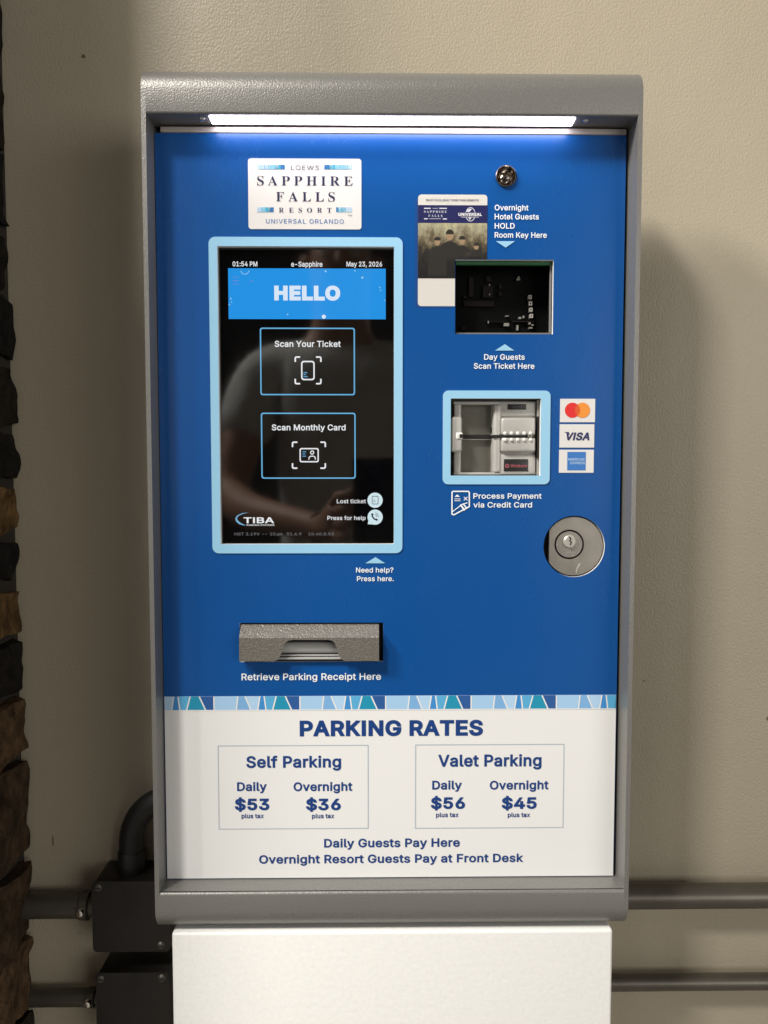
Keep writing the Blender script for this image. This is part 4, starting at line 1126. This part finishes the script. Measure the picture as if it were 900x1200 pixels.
# plain stand-in figures: a group of people without features
M_FG = mat('figure_dark', (0.022, 0.020, 0.018), 0.35)
M_FS = mat('figure_tan', (0.30, 0.21, 0.125), 0.35)
for fx, fy, fs in ((512.5, 283, 0.85), (541.5, 282, 0.85), (527, 276, 1.08), (558, 289, 0.7)):
    x_, z_ = U(fx, fy)
    k_ = .00066 * fs
    bod = [(x_ - 13 * k_, pb + .002), (x_ - 12 * k_, z_ - 14 * k_), (x_ - 8 * k_, z_ - 9 * k_), (x_ - 2.6 * k_, z_ - 6.4 * k_), (x_ + 2.6 * k_, z_ - 6.4 * k_), (x_ + 8 * k_, z_ - 9 * k_), (x_ + 12 * k_, z_ - 14 * k_), (x_ + 13 * k_, pb + .002)]
    bod = [(min(p_[0], wx if p_[1] < wz else kc[1] - 1e-4), p_[1]) for p_ in bod]
    if x_ + 13 * k_ > wx:
        bod = [(p_[0], max(p_[1], wz)) for p_ in bod]
    flat('figure_body', [ccw(bod)], -0.00037 - fs * 1e-5, M_FG, key)
    flat('figure_head', [ccw([(x_ + 4.1 * k_ * math.cos(a_ * math.pi / 9), z_ + 5.4 * k_ * math.sin(a_ * math.pi / 9)) for a_ in range(18)])], -0.00041, M_FS, key)
    flat('figure_hair', [ccw([(x_ + 4.5 * k_ * math.cos(a_ * math.pi / 9), z_ + 1.2 * k_ + 5.2 * k_ * math.sin(a_ * math.pi / 9)) for a_ in range(10)])], -0.00043, M_FG, key)
M_KT = mat('card_small_print', (0.60, 0.60, 0.68), 0.4)
T('ENJOY EXCLUSIVE THEME PARK BENEFITS', 499.4, 561, 233.2, 235.8, M_TXT_D, key, bold=8, y=YK)
T('SAPPHIRE', 496.8, 523.7, 246.6, 249.5, M_KT, key, bold=-6, font='serif', track=120, y=YK)
T('FALLS', 502, 518.5, 251.4, 254.3, M_KT, key, bold=-6, font='serif', track=150, y=YK)
T('UNIVERSAL', 537.2, 564.7, 249.4, 253.0, mat('card_bright_print', (0.75, 0.75, 0.78), 0.4), key, bold=32, y=YK - .0001)
kb = []
for l_, r_, py in ((497, 504.5, 244.4), (515, 523.5, 244.4), (497, 501, 256.6), (519, 523.5, 256.8)):
    kb += stroke(pxs([(l_, py), (r_, py)]), .0008)
kb += stroke(pxs([(507, 244.4), (513, 244.4)]), .0003) + stroke(pxs([(503, 256.6), (516.5, 256.6)]), .0003) + stroke(pxs([(540, 254.6), (561, 254.6)]), .0004)
flat('card_bars', kb, YK, M_KT, key)
gx, gz = U(551.2, 251.4)
gl = stroke([(gx + .0036 * math.cos(math.radians(a_)), gz + .0051 * math.sin(math.radians(a_))) for a_ in range(20, 161, 20)], .0005)
gl += stroke([(gx + .0036 * math.cos(math.radians(a_)), gz + .0051 * math.sin(math.radians(a_))) for a_ in range(210, 331, 20)], .0005)
gl += [ccw(pxs([(546.6, 248.6), (547.4, 246.2), (550, 244.8), (553, 244.9), (551.4, 247), (550, 248.6)])), ccw(pxs([(549, 255.2), (552.6, 255.2), (550.4, 258.2), (549.6, 257)]))]
flat('globe_mark', gl, YK, M_KT, key)

# ------------------------------------------------------------------ ticket scan window
wn = empty('scan_window', ((H_WIN[0] + H_WIN[1]) / 2, 0.01, H_WIN[2]), None, None)
wn.parent = PS
wn.matrix_parent_inverse = Matrix.Translation(-Vector(PS.location))
wn['label'] = 'dark recessed window of the ticket and key reader'


def wbox(name, l, t, r, b_, y0, y1, m, bev=0.0, parent=None, **k):
    a = R(l, t, r, b_, y0)
    return box(name, a[0], a[1], y0, y1, a[2], a[3], m, parent or wn, bev, 2, **k)


xa, xb, za, zb_ = H_WIN
box('circuit_board', xa - .004, xb + .004, 0.026, 0.028, za - .006, zb_ + .006, mat('board_black', (0.0025, 0.003, 0.003), 0.6, spec=0.08), wn)
for nm, bb in (('reader_wall', (xa - .0035, xa - .0015)), ('reader_wall', (xb + .0008, xb + .003))):
    box(nm, bb[0], bb[1], 0.0038, 0.0258, za - .004, zb_ + .004, mat('reader_black', (0.003, 0.003, 0.003), 0.6, spec=0.1), wn)
wbox('board_edge', 534.4, 305.6, 646, 310.2, 0.0045, 0.0085, M_PCB)
wbox('inner_frame', 644.2, 305, 646.2, 391, 0.0055, 0.0075, mat('frame_grey', (0.22, 0.22, 0.22), 0.5))
wbox('inner_frame', 534, 389.9, 647, 392.0, 0.0045, 0.0065, mat('frame_dim', (0.13, 0.12, 0.11), 0.5))
M_CH = mat('chip_grey', (0.013, 0.010, 0.010), 0.6, spec=0.1)
M_CHB = mat('pad_tin', (0.50, 0.48, 0.44), 0.4, 0.3)
for l, t, r, b_ in ((543.5, 352.5, 579, 359), (549.5, 325, 555, 348), (570, 324, 575.5, 330), (566, 335, 578, 349), (584.5, 333, 588.5, 338), (584.5, 342, 588, 347), (543.5, 346, 547, 350), (541, 382, 546, 387)):
    wbox('chip', l, t, r, b_, 0.0235, 0.0262, M_CH)
for i in range(4):
    cx_, cy_ = 621.3 + i * .5, 348 + i * 7.4
    a = R(cx_ - 1.9, cy_ - 2.3, cx_ + 1.9, cy_ + 2.3, 0.022)
    plate('led_pad', rrect(*a), [rrect(a[0] + .0008, a[1] - .0008, a[2] + .0010, a[3] - .0010)], 0.022, 0.026, M_CHB, wn)
for l, t, r, b_ in ((590.5, 378.6, 596.5, 382.2), (619.5, 378, 622, 380), (623, 380, 625.4, 381.6), (620, 383.4, 624, 385), (608, 371.4, 610.8, 373.6), (612.8, 370, 614.6, 372.6), (605.6, 381, 607.5, 387), (592.4, 369.8, 596, 370.8), (607, 324, 608.6, 327.5), (605.6, 326.4, 609.4, 328.2), (571.6, 376, 573, 379), (573.2, 333, 574.4, 335), (573.2, 344, 574.4, 346)):
    wbox('component', l, t, r, b_, 0.0225, 0.0262, mat('component_tin', (0.30, 0.29, 0.26), 0.4, 0.3))
wbox('flex_cable', 570, 376.6, 590, 377.6, 0.023, 0.0262, M_CH)
wbox('flex_cable', 600, 376.2, 626, 377.4, 0.023, 0.0262, M_CH)

# ------------------------------------------------------------------ bank card reader
ring('reader_surround', (518.9, 457.8, 644.4, 567.5), H_CARD, 0.0042, M_LBLUE)
rd = empty('card_reader', ((H_CARD[0] + H_CARD[1]) / 2, 0.01, H_CARD[2]), None, None)
rd.parent = PS
rd.matrix_parent_inverse = Matrix.Translation(-Vector(PS.location))
rd['label'] = 'grey cast bank card reader with a black slot'


def rbox(name, l, t, r, b_, y0, y1, m=M_CAST, bev=0.0008, parent=None, seg=3):
    a = R(l, t, r, b_, y0)
    return box(name, a[0], a[1], y0, y1, a[2], a[3], m, parent or rd, bev, seg)


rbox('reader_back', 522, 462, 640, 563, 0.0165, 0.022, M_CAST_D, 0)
rbox('top_rim', 531, 470.3, 628, 474.2, 0.0075, 0.016)
rbox('bottom_rim', 531, 553.6, 628, 557.0, 0.0075, 0.016)
rbox('left_rim', 531.5, 471.5, 540.6, 556, 0.0085, 0.016, M_CAST, 0.0015)
rbox('centre_column', 577.8, 473.0, 588.2, 555, 0.0062, 0.016, M_CAST, 0.0028, seg=4)
rbox('right_block', 585.6, 471.2, 627.6, 487.8, 0.0072, 0.016)
rbox('right_block', 585.6, 532.5, 627.6, 556.2, 0.0072, 0.016)
rbox('right_shelf', 585.6, 484, 627.6, 536, 0.0084, 0.016)
# raised slot block in two halves, split by the black slot
rbox('slot_block', 587.6, 489.6, 627.8, 510.0, 0.0036, 0.016, M_CAST, 0.0018, seg=4)
rbox('slot_block', 587.6, 512.8, 627.8, 529.6, 0.0036, 0.016, M_CAST, 0.0018, seg=4)
rbox('slot_void', 578, 509.6, 622.4, 513.3, 0.0054, 0.016, M_BLACK, 0)
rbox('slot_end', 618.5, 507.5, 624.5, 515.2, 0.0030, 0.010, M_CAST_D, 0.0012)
for i in range(5):
    for t_, b_ in ((505.8, 509.6), (513.4, 517.2)):
        rbox('slot_tooth', 590.2 + i * 7.5, t_, 594.0 + i * 7.5, b_, 0.0020, 0.0055, mat('tooth_bright', (0.75, 0.74, 0.70), 0.35), 0.0008)
rbox('thumb_stop', 528.9, 488.0, 541.8, 529.8, 0.0018, 0.016, M_CAST, 0.0022, seg=4)
rbox('thumb_notch', 534.4, 506.8, 542.6, 514.8, 0.0006, 0.005, mat('tooth_bright', (0.75, 0.74, 0.70), 0.35), 0.0012)
rbox('slot_groove', 539, 509.4, 580.5, 511.4, 0.0150, 0.0168, M_BLACK, 0)
rbox('slot_groove', 538.6, 508.8, 542.8, 513.0, -0.0001, 0.003, M_BLACK, 0)
# the card gate: a bent black lip
a = [U(x_, y_, 0.0125) for x_, y_ in ((540, 509.3), (577.5, 510.2), (586, 508.6), (587, 512.2), (578, 514.4), (540, 513.4))]
plate('card_gate', ccw(a), [], 0.0120, 0.0164, M_BLACK, rd)
rbox('gate_wire', 541, 514.6, 577, 515.4, 0.0125, 0.0150, M_CAST, 0)
rbox('recess_rib', 575.6, 475, 576.8, 553, 0.0140, 0.0166, M_CAST, 0)
rbox('recess_catch', 575.2, 500.8, 579.2, 507, 0.0120, 0.0166, M_BLACK, 0)
rbox('side_gap', 629.6, 488, 632.8, 537, 0.0040, 0.012, M_BLACK, 0)
rbox('side_rail', 629.6, 469, 631.8, 488, 0.0055, 0.012, M_CAST, 0)
rbox('side_rail', 629.6, 537, 631.8, 557, 0.0055, 0.012, M_CAST, 0)
lab1 = rbox('reader_label', 594.9, 473.6, 616.8, 479.9, 0.0068, 0.0074, M_BLACK, 0.0002)
txt('VIVO', 600.5, 611.5, 475.6, 478.6, mat('dim_print', (0.13, 0.13, 0.14), 0.5), lab1, y=0.00665, bold=2)
lab2 = rbox('reader_label', 590.6, 538, 618.8, 552.4, 0.0066, 0.0074, M_BLACK, 0.0002)
M_PINK = mat('pink_print', (0.42, 0.10, 0.13), 0.5)
txt('Windcave', 598.2, 617.4, 543.8, 547.6, M_PINK, lab2, y=0.00645, bold=3)
cx_, cz_ = U(594.3, 546, 0.00645)
flat('round_mark', [ccw(circle(cx_, cz_, .0016, 20)), cw(circle(cx_, cz_, .0011, 18))] + stroke([(cx_ - .0008, cz_), (cx_ + .0008, cz_)], .0005), 0.00645, M_PINK, lab2)

# ------------------------------------------------------------------ payment network stickers
def sticker(q, label):
    return plate('payment_sticker', rrect(*R(*q)), [], -0.0004, -0.00002, M_STICK, PS, label=label)


s1 = sticker((656.2, 467.4, 697.2, 494.8), 'white sticker with red and orange circles')
c1, c2 = U(670.6, 480.8), U(682.3, 480.8)
rc = .0059
flat('red_circle', [ccw(circle(*c1, rc, 40))], -0.00055, mat('mark_red', (0.68, 0.020, 0.020), 0.35), s1)
flat('orange_circle', [ccw(circle(*c2, rc, 40))], -0.00065, mat('mark_orange', (0.80, 0.27, 0.030), 0.35), s1)
hx = (c2[0] - c1[0]) / 2
ha = math.degrees(math.acos(hx / rc))
lens = [(c1[0] + rc * math.cos(math.radians(a_)), c1[1] + rc * math.sin(math.radians(a_))) for a_ in [(-ha + 2 * ha * i / 12) for i in range(13)]]
lens += [(c2[0] - rc * math.cos(math.radians(a_)), c1[1] - rc * math.sin(math.radians(a_))) for a_ in [(-ha + 2 * ha * i / 12) for i in range(1, 12)]]
flat('overlap', [ccw(lens)], -0.00075, mat('mark_overlap', (0.66, 0.09, 0.015), 0.35), s1)
s2 = sticker((655.6, 497.2, 696.2, 524.5), 'white sticker with dark slanted four letter card name')
txt('VISA', 661.6, 691, 506.6, 515.9, mat('mark_navy', (0.020, 0.022, 0.10), 0.35), s2, y=-0.0006, bold=34, slant=0.22)
flat('letter_flick', [ccw(pxs([(660.4, 506.3), (666.5, 506.3), (667.6, 510.0), (664.6, 507.6)]))], -0.00058, mat('mark_navy', (0.02, 0.022, 0.10), 0.35), s2)
s3 = sticker((655.0, 527, 695.6, 554), 'white sticker with a blue square card emblem')
flat('blue_square', [ccw(rrect(*R(664.6, 529.6, 686.2, 551.2)))], -0.00055, mat('mark_blue', (0.035, 0.17, 0.50), 0.35), s3)
M_AX = mat('mark_pale', (0.45, 0.62, 0.82), 0.4)
txt('AMERICAN', 665.4, 684.8, 536.8, 539.8, M_AX, s3, y=-0.0007, bold=14)
txt('EXPRESS', 668.4, 685.6, 541.0, 544.0, M_AX, s3, y=-0.0007, bold=14)

# ------------------------------------------------------------------ door lock
lk = empty('door_lock', (LKX, 0.0, LKZ - LKR), None, None)
lk.parent = PS
lk.matrix_parent_inverse = Matrix.Translation(-Vector(PS.location))
lk['label'] = 'round steel door lock with a key cylinder'
cutx = U(644.2, 640)[0]
rad = LKR - 0.0011
ang = math.degrees(math.acos((LKX - cutx) / rad))
disc = [(LKX + rad * math.cos(math.radians(a_)), LKZ + rad * math.sin(math.radians(a_))) for a_ in [-(180 - ang) + (360 - 2 * ang) * i / 60 for i in range(61)]]
plx, plz = U(667.6, 638.2)
plr = 17.6 * .6 / F
plate('lock_plate', disc, [circle(plx, plz, plr, 48)], 0.0012, 0.006, M_STEEL, lk)
box('lock_recess', LKX - LKR - .001, LKX + LKR + .001, 0.010, 0.012, LKZ - LKR - .001, LKZ + LKR + .001, M_BLACK, lk)
lathe('lock_body', plx, plz, [(plr * .885, 0.0095), (plr * .885, 0.0022), (plr * .88, 0.0012), (0.0, 0.0011)], M_STEEL2, lk, 48)
kx, kz = U(667.6, 634.6)
kcx = lathe('key_cylinder', kx, kz, [(plr * .44, 0.0012), (plr * .42, -0.0004), (plr * .36, -0.0010), (0.0, -0.0010)], mat('cylinder_brass_nickel', (0.60, 0.57, 0.52), 0.28, 0.55), lk, 32)
kw_ = stroke([U(666.8, 628.9), U(668.6, 631.4), U(667.2, 633.6), U(669.2, 635.4), U(667.8, 638.6)], .0010)
flat('keyway', kw_, -0.00115, M_BLACK, kcx)
txt('MEDECO', 663.4, 674.2, 646.6, 648.4, mat('engraving', (0.52, 0.50, 0.46), 0.4, 0.5), lk, y=0.0010, bold=6)
sc = stroke(pxs([(680.6, 660.4), (677.6, 664.2), (676.2, 667.6), (675.6, 671.4)]), .0006) + stroke(pxs([(679.0, 661.4), (677.0, 666.0)]), .0008)
flat('scratches', sc, 0.0011, mat('scratch_bright', (0.66, 0.63, 0.58), 0.4, 0.4), lk)

# ------------------------------------------------------------------ receipt chute
ch = empty('receipt_chute', ((H_REC[0] + H_REC[1]) / 2, 0, H_REC[2]), None, None)
ch.parent = PS
ch.matrix_parent_inverse = Matrix.Translation(-Vector(PS.location))
ch['label'] = 'grey hooded receipt chute with a rounded finger notch'
YF = -0.0090
cx0, cz1 = U(283.0, 732.2)
cx1, _ = U(444.4, 731)
zf = U(365, 747.5, YF)[1]
zb2 = U(365, 774.8, YF)[1]
x0, x1 = (U(279.6, 775, YF)[0] + cx0) / 2, (U(443.8, 773, YF)[0] + cx1) / 2
zt2 = U(365, 731.5, 0)[1]
nl, nr_, ntp = U(321, 775, YF)[0], U(402, 775, YF)[0], U(360, 750.2, YF)[1]
nti, ntj = U(338, 750, YF)[0], U(386, 750, YF)[0]


NP = [(322, 775.2), (326.5, 772), (329.5, 766), (331.3, 759), (334, 753.5), (338, 750.8), (343, 750)]
NQ = [(385, 750), (389.5, 751), (392.6, 754), (394.6, 760), (396.6, 766.5), (399.5, 772), (404, 775.2)]
NP, NQ = [U(p_[0], p_[1], YF) for p_ in NP], [U(p_[0], p_[1], YF) for p_ in NQ]
out2 = [(x0, zb2), (NP[0][0], zb2)] + NP[1:] + NQ[:-1] + [(NQ[-1][0], zb2), (x1, zb2)]
# lower vertical face, thick 1.4 mm, then the sloped top, in one bent sheet
bm = bmesh.new()
th = 0.0014
v2, t2 = fill([ccw(out2 + [(x1, zf), (x0, zf)])], 1000.0)
f1 = [bm.verts.new((p[0], YF, p[1])) for p in v2]
f2 = [bm.verts.new((p[0], YF + th, p[1])) for p in v2]
for t_ in t2:
    bm.faces.new([f1[i] for i in t_])
    bm.faces.new([f2[i] for i in t_][::-1])
lp = ccw(out2 + [(x1, zf), (x0, zf)])
for i in range(len(lp)):
    p, q = lp[i], lp[(i + 1) % len(lp)]
    bm.faces.new([bm.verts.new((q[0], YF, q[1])), bm.verts.new((p[0], YF, p[1])), bm.verts.new((p[0], YF + th, p[1])), bm.verts.new((q[0], YF + th, q[1]))])
for (ya_, za_, yb_, zb_) in ((YF, zf, 0.0015, zt2),):
    for off in (0, th):
        bm.faces.new([bm.verts.new((x0, ya_ + off, za_ - off * .2)), bm.verts.new((x1, ya_ + off, za_ - off * .2)), bm.verts.new((x1, yb_ + off, zb_ - off)), bm.verts.new((x0, yb_ + off, zb_ - off))])
for x_ in (x0, x1):
    for off in (0, th):
        xx = x_ + (off if x_ == x0 else -off)
        bm.faces.new([bm.verts.new((xx, YF, zb2)), bm.verts.new((xx, YF, zf)), bm.verts.new((xx, 0.0015, zt2)), bm.verts.new((xx, 0.0015, zb2))])
bmesh.ops.remove_doubles(bm, verts=bm.verts, dist=1e-6)
me = bm_mesh('chute_hood', bm)
link('chute_hood', me, M_CHUTE, ch)
box('chute_void', H_REC[0] - .003, H_REC[1] + .003, 0.014, 0.016, H_REC[2] - .004, H_REC[3] + .004, M_BLACK, ch)
a = R(322, 754, 402, 768.2, -0.002)
tube('feed_roller', [(a[0] - .008, 0.0015, (a[2] + a[3]) / 2 + .001), (a[1] + .008, 0.0015, (a[2] + a[3]) / 2 + .001)], 0.0045, mat('roller_grey', (0.45, 0.45, 0.44), 0.5), ch, 20)
box('paper_guide', a[0] - .006, a[1] + .006, -0.004, 0.003, zb2 + .0002, zb2 + .0016, mat('guide_grey', (0.42, 0.42, 0.42), 0.5), ch)
box('paper_guide', a[0] - .006, a[1] + .006, -0.0025, 0.003, zb2 + .0026, zb2 + .0034, mat('guide_grey', (0.42, 0.42, 0.42), 0.5), ch)

# hairline scratches and rubbed spots on the blue print
rs = random.Random(11)
for cx_, cy_, n_ in ((655, 690, 4), (470, 770, 3), (505, 520, 3), (600, 440, 2), (690, 590, 3)):
    ls = []
    for _ in range(n_):
        ax, ay = cx_ + rs.uniform(-14, 14), cy_ + rs.uniform(-12, 12)
        an, ln = rs.uniform(0, 3.1), rs.uniform(4, 13)
        ls += stroke(pxs([(ax, ay), (ax + ln * .5 * math.cos(an), ay + ln * .5 * math.sin(an) + .3), (ax + ln * math.cos(an), ay + ln * math.sin(an))]), 0.00016)
    flat('hairline_scratches', ls, -0.0002, mat('scratched_blue', (0.03, 0.13, 0.36), 0.4), door)

# ================================================================== THE PHOTOGRAPHER (seen mirrored in the touch screen)
def skin(name, pts, edges, root, m, parent=None, levels=2):
    """pts = {key: (x, y, z, rx, ry)}; a continuous surface grown round the joints"""
    keys = list(pts)
    ix = {k: i for i, k in enumerate(keys)}
    me = bpy.data.meshes.new(name + '_cage')
    me.from_pydata([pts[k][:3] for k in keys], [(ix[a], ix[b_]) for a, b_ in edges], [])
    ob = bpy.data.objects.new(name + '_cage', me)
    COL.objects.link(ob)
    mod = ob.modifiers.new('skin', 'SKIN')
    mod.use_smooth_shade = True
    sv = me.skin_vertices[0].data
    for k in keys:
        p = pts[k]
        sv[ix[k]].radius = (p[3], p[4] if len(p) > 4 else p[3])
        sv[ix[k]].use_root = (k == root)
    sub = ob.modifiers.new('sub', 'SUBSURF')
    sub.levels = sub.render_levels = levels
    bpy.context.view_layer.update()
    dg = bpy.context.evaluated_depsgraph_get()
    out = bpy.data.meshes.new_from_object(ob.evaluated_get(dg))
    bpy.data.objects.remove(ob)
    out.name = name
    for p in out.polygons:
        p.use_smooth = True
    return link(name, out, m, parent)


PXc, PYc = -0.07, -1.08
M_SKIN = mat('skin', (0.46, 0.27, 0.19), 0.5, var=(18, 0.08))
M_TEE = mat('grey_cotton', (0.68, 0.68, 0.66), 0.85, var=(12, 0.08), bump=(22, 0.6, 0.01, 3))
M_JEAN = mat('dark_denim', (0.03, 0.035, 0.05), 0.85, bump=(30, 0.4, 0.006, 3))
M_HAIR = mat('dark_hair', (0.02, 0.015, 0.012), 0.6, bump=(180, 0.6, 0.003, 2))
per_ = empty('person', (PXc, PYc, 0), 'person in grey t-shirt and dark trousers holding up a phone, mirrored in the screen', 'person')
B = {'pelvis': (PXc, PYc, .95, .135, .10), 'waist': (PXc, PYc, 1.10, .125, .090), 'chest': (PXc, PYc, 1.30, .150, .105), 'upper': (PXc, PYc, 1.42, .120, .080),
     'neck': (PXc, PYc + .005, 1.50, .055, .055), 'jaw': (PXc, PYc + .03, 1.575, .062, .068), 'head': (PXc, PYc + .025, 1.655, .076, .092), 'crown': (PXc, PYc + .012, 1.715, .062, .075)}
Eg = [('pelvis', 'waist'), ('waist', 'chest'), ('chest', 'upper'), ('upper', 'neck'), ('neck', 'jaw'), ('jaw', 'head'), ('head', 'crown')]
for s_, t_ in ((-1, 'l'), (1, 'r')):
    B['sh' + t_] = (PXc + s_ * .175, PYc, 1.425, .058, .058)
    B['el' + t_] = (PXc + s_ * .235, PYc + .10, 1.165, .042, .042)
    B['fa' + t_] = (PXc + s_ * .190 + (.02 if s_ < 0 else .02), PYc + .21, 1.135, .038, .038)
    hx_ = s_ * .060 + .004
    B['wr' + t_] = (hx_ + s_ * .030, -.715, 1.115, .025, .025)
    B['pm' + t_] = (hx_ + s_ * .006, -.660, 1.135, .030, .022)
    Eg += [('upper', 'sh' + t_), ('sh' + t_, 'el' + t_), ('el' + t_, 'fa' + t_), ('fa' + t_, 'wr' + t_), ('wr' + t_, 'pm' + t_)]
    for i, dz in enumerate((.034, .012, -.010, -.031)):
        k = 'f%s%d' % (t_, i)
        ln = (.92, 1.0, .95, .8)[i]
        z_ = 1.140 + dz
        B[k + 'a'] = (hx_ + s_ * .004, -.632, z_, .0095)
        B[k + 'b'] = (hx_ - s_ * .004, -.6025, z_ + .002, .0085)
        B[k + 'c'] = (hx_ - s_ * (.006 + .016 * ln), -.5985, z_ + .003, .0075)
        Eg += [('pm' + t_, k + 'a'), (k + 'a', k + 'b'), (k + 'b', k + 'c')]
    B['t%sa' % t_] = (hx_ - s_ * .010, -.640, 1.168, .0115)
    B['t%sb' % t_] = (hx_ - s_ * .024, -.624, 1.186, .0095)
    Eg += [('pm' + t_, 't%sa' % t_), ('t%sa' % t_, 't%sb' % t_)]
    B['hp' + t_] = (PXc + s_ * .095, PYc, .88, .095, .095)
    B['kn' + t_] = (PXc + s_ * .11, PYc + .02, .50, .062, .062)
    B['an' + t_] = (PXc + s_ * .115, PYc - .01, .09, .042, .042)
    B['ft' + t_] = (PXc + s_ * .125, PYc + .12, .045, .042, .030)
    Eg += [('pelvis', 'hp' + t_), ('hp' + t_, 'kn' + t_), ('kn' + t_, 'an' + t_), ('an' + t_, 'ft' + t_)]
body = skin('body', B, Eg, 'pelvis', M_SKIN, per_)
tee = {k: (*B[k][:3], B[k][3] + .014, (B[k][4] if len(B[k]) > 4 else B[k][3]) + .014) for k in ('pelvis', 'waist', 'chest', 'upper', 'shl', 'shr')}
tee['hem'] = (PXc, PYc, .90, .155, .118)
tee['upper'] = (PXc, PYc, 1.425, .115, .086)
for t_ in 'lr':
    a_, c_ = Vector(B['sh' + t_][:3]), Vector(B['el' + t_][:3])
    p_ = a_.lerp(c_, .62)
    tee['sl' + t_] = (*p_, .066, .066)
skin('t_shirt', tee, [('hem', 'pelvis'), ('pelvis', 'waist'), ('waist', 'chest'), ('chest', 'upper'), ('upper', 'shl'), ('upper', 'shr'), ('shl', 'sll'), ('shr', 'slr')], 'pelvis', M_TEE, per_)
tr = {k: (*B[k][:3], B[k][3] + .016, (B[k][4] if len(B[k]) > 4 else B[k][3]) + .016) for k in ('hpl', 'hpr', 'knl', 'knr', 'anl', 'anr')}
tr['pelvis'] = (PXc, PYc, .95, .142, .108)
skin('trousers', tr, [('pelvis', 'hpl'), ('pelvis', 'hpr'), ('hpl', 'knl'), ('hpr', 'knr'), ('knl', 'anl'), ('knr', 'anr')], 'pelvis', M_JEAN, per_)
for s_, t_ in ((-1, 'l'), (1, 'r')):
    f_ = B['ft' + t_]
    skin('shoe', {'h': (f_[0] - s_ * .004, PYc - .02, .050, .048, .048), 't': (f_[0] + s_ * .004, PYc + .14, .042, .050, .038)}, [('h', 't')], 'h', mat('shoe_black', (0.02, 0.02, 0.02), 0.5), per_)
hd = Vector(B['head'][:3])
hr_ = skin('hair', {'a': (hd.x, hd.y - .028, hd.z + .01, .086, .088), 'b': (hd.x, hd.y - .005, hd.z + .070, .078, .088)}, [('a', 'b')], 'a', M_HAIR, per_)
for s_ in (-1, 1):
    e_ = lathe('eye', hd.x + s_ * .030, hd.z + .005, [(0.011, hd.y + .062), (.009, hd.y + .074), (0.0, hd.y + .079)], mat('eye_white', (0.7, 0.7, 0.68), 0.2), body, 16)
    skin('ear', {'a': (hd.x + s_ * .074, hd.y - .005, hd.z - .012, .010, .018), 'b': (hd.x + s_ * .078, hd.y - .008, hd.z + .018, .010, .016)}, [('a', 'b')], 'a', M_SKIN, body, 1)
skin('nose', {'a': (hd.x, hd.y + .074, hd.z + .006, .008), 'b': (hd.x, hd.y + .092, hd.z - .028, .013)}, [('a', 'b')], 'a', M_SKIN, body, 1)
box('mouth', hd.x - .022, hd.x + .022, hd.y + .050, hd.y + .076, hd.z - .062, hd.z - .052, mat('lip', (0.30, 0.11, 0.09), 0.5), body, .004)
tube('bracelet', [(B['wrl'][0] + .028 * math.cos(a_ * math.pi / 8), B['wrl'][1] - .004 + .006 * math.sin(a_ * math.pi / 8), B['wrl'][2] + .028 * math.sin(a_ * math.pi / 8)) for a_ in range(17)], .004, M_CHROME, per_, 8)
phn = empty('phone', (0.004, -.610, CAM.z - 0.13), 'black smartphone held upright in front of the machine by the photographer', 'phone')
phb = box('phone_body', -0.034, 0.042, -.6125, -.6045, CAM.z - 0.135, CAM.z + 0.016, mat('phone_black', (0.02, 0.02, 0.022), 0.25), phn, .003, 3)
box('phone_display', -0.031, 0.039, -.6131, -.6127, CAM.z - 0.132, CAM.z + 0.013, emis('phone_glow', (0.25, 0.35, 0.5), 0.7), phn)
for dx, dz in ((0.0, 0.0), (0.0, -0.022)):
    lathe('phone_lens', dx, CAM.z + dz, [(0.0075, -.6044), (0.0075, -.6025), (0.006, -.6022), (0.0, -.6024)], M_GLASS, phn, 24)
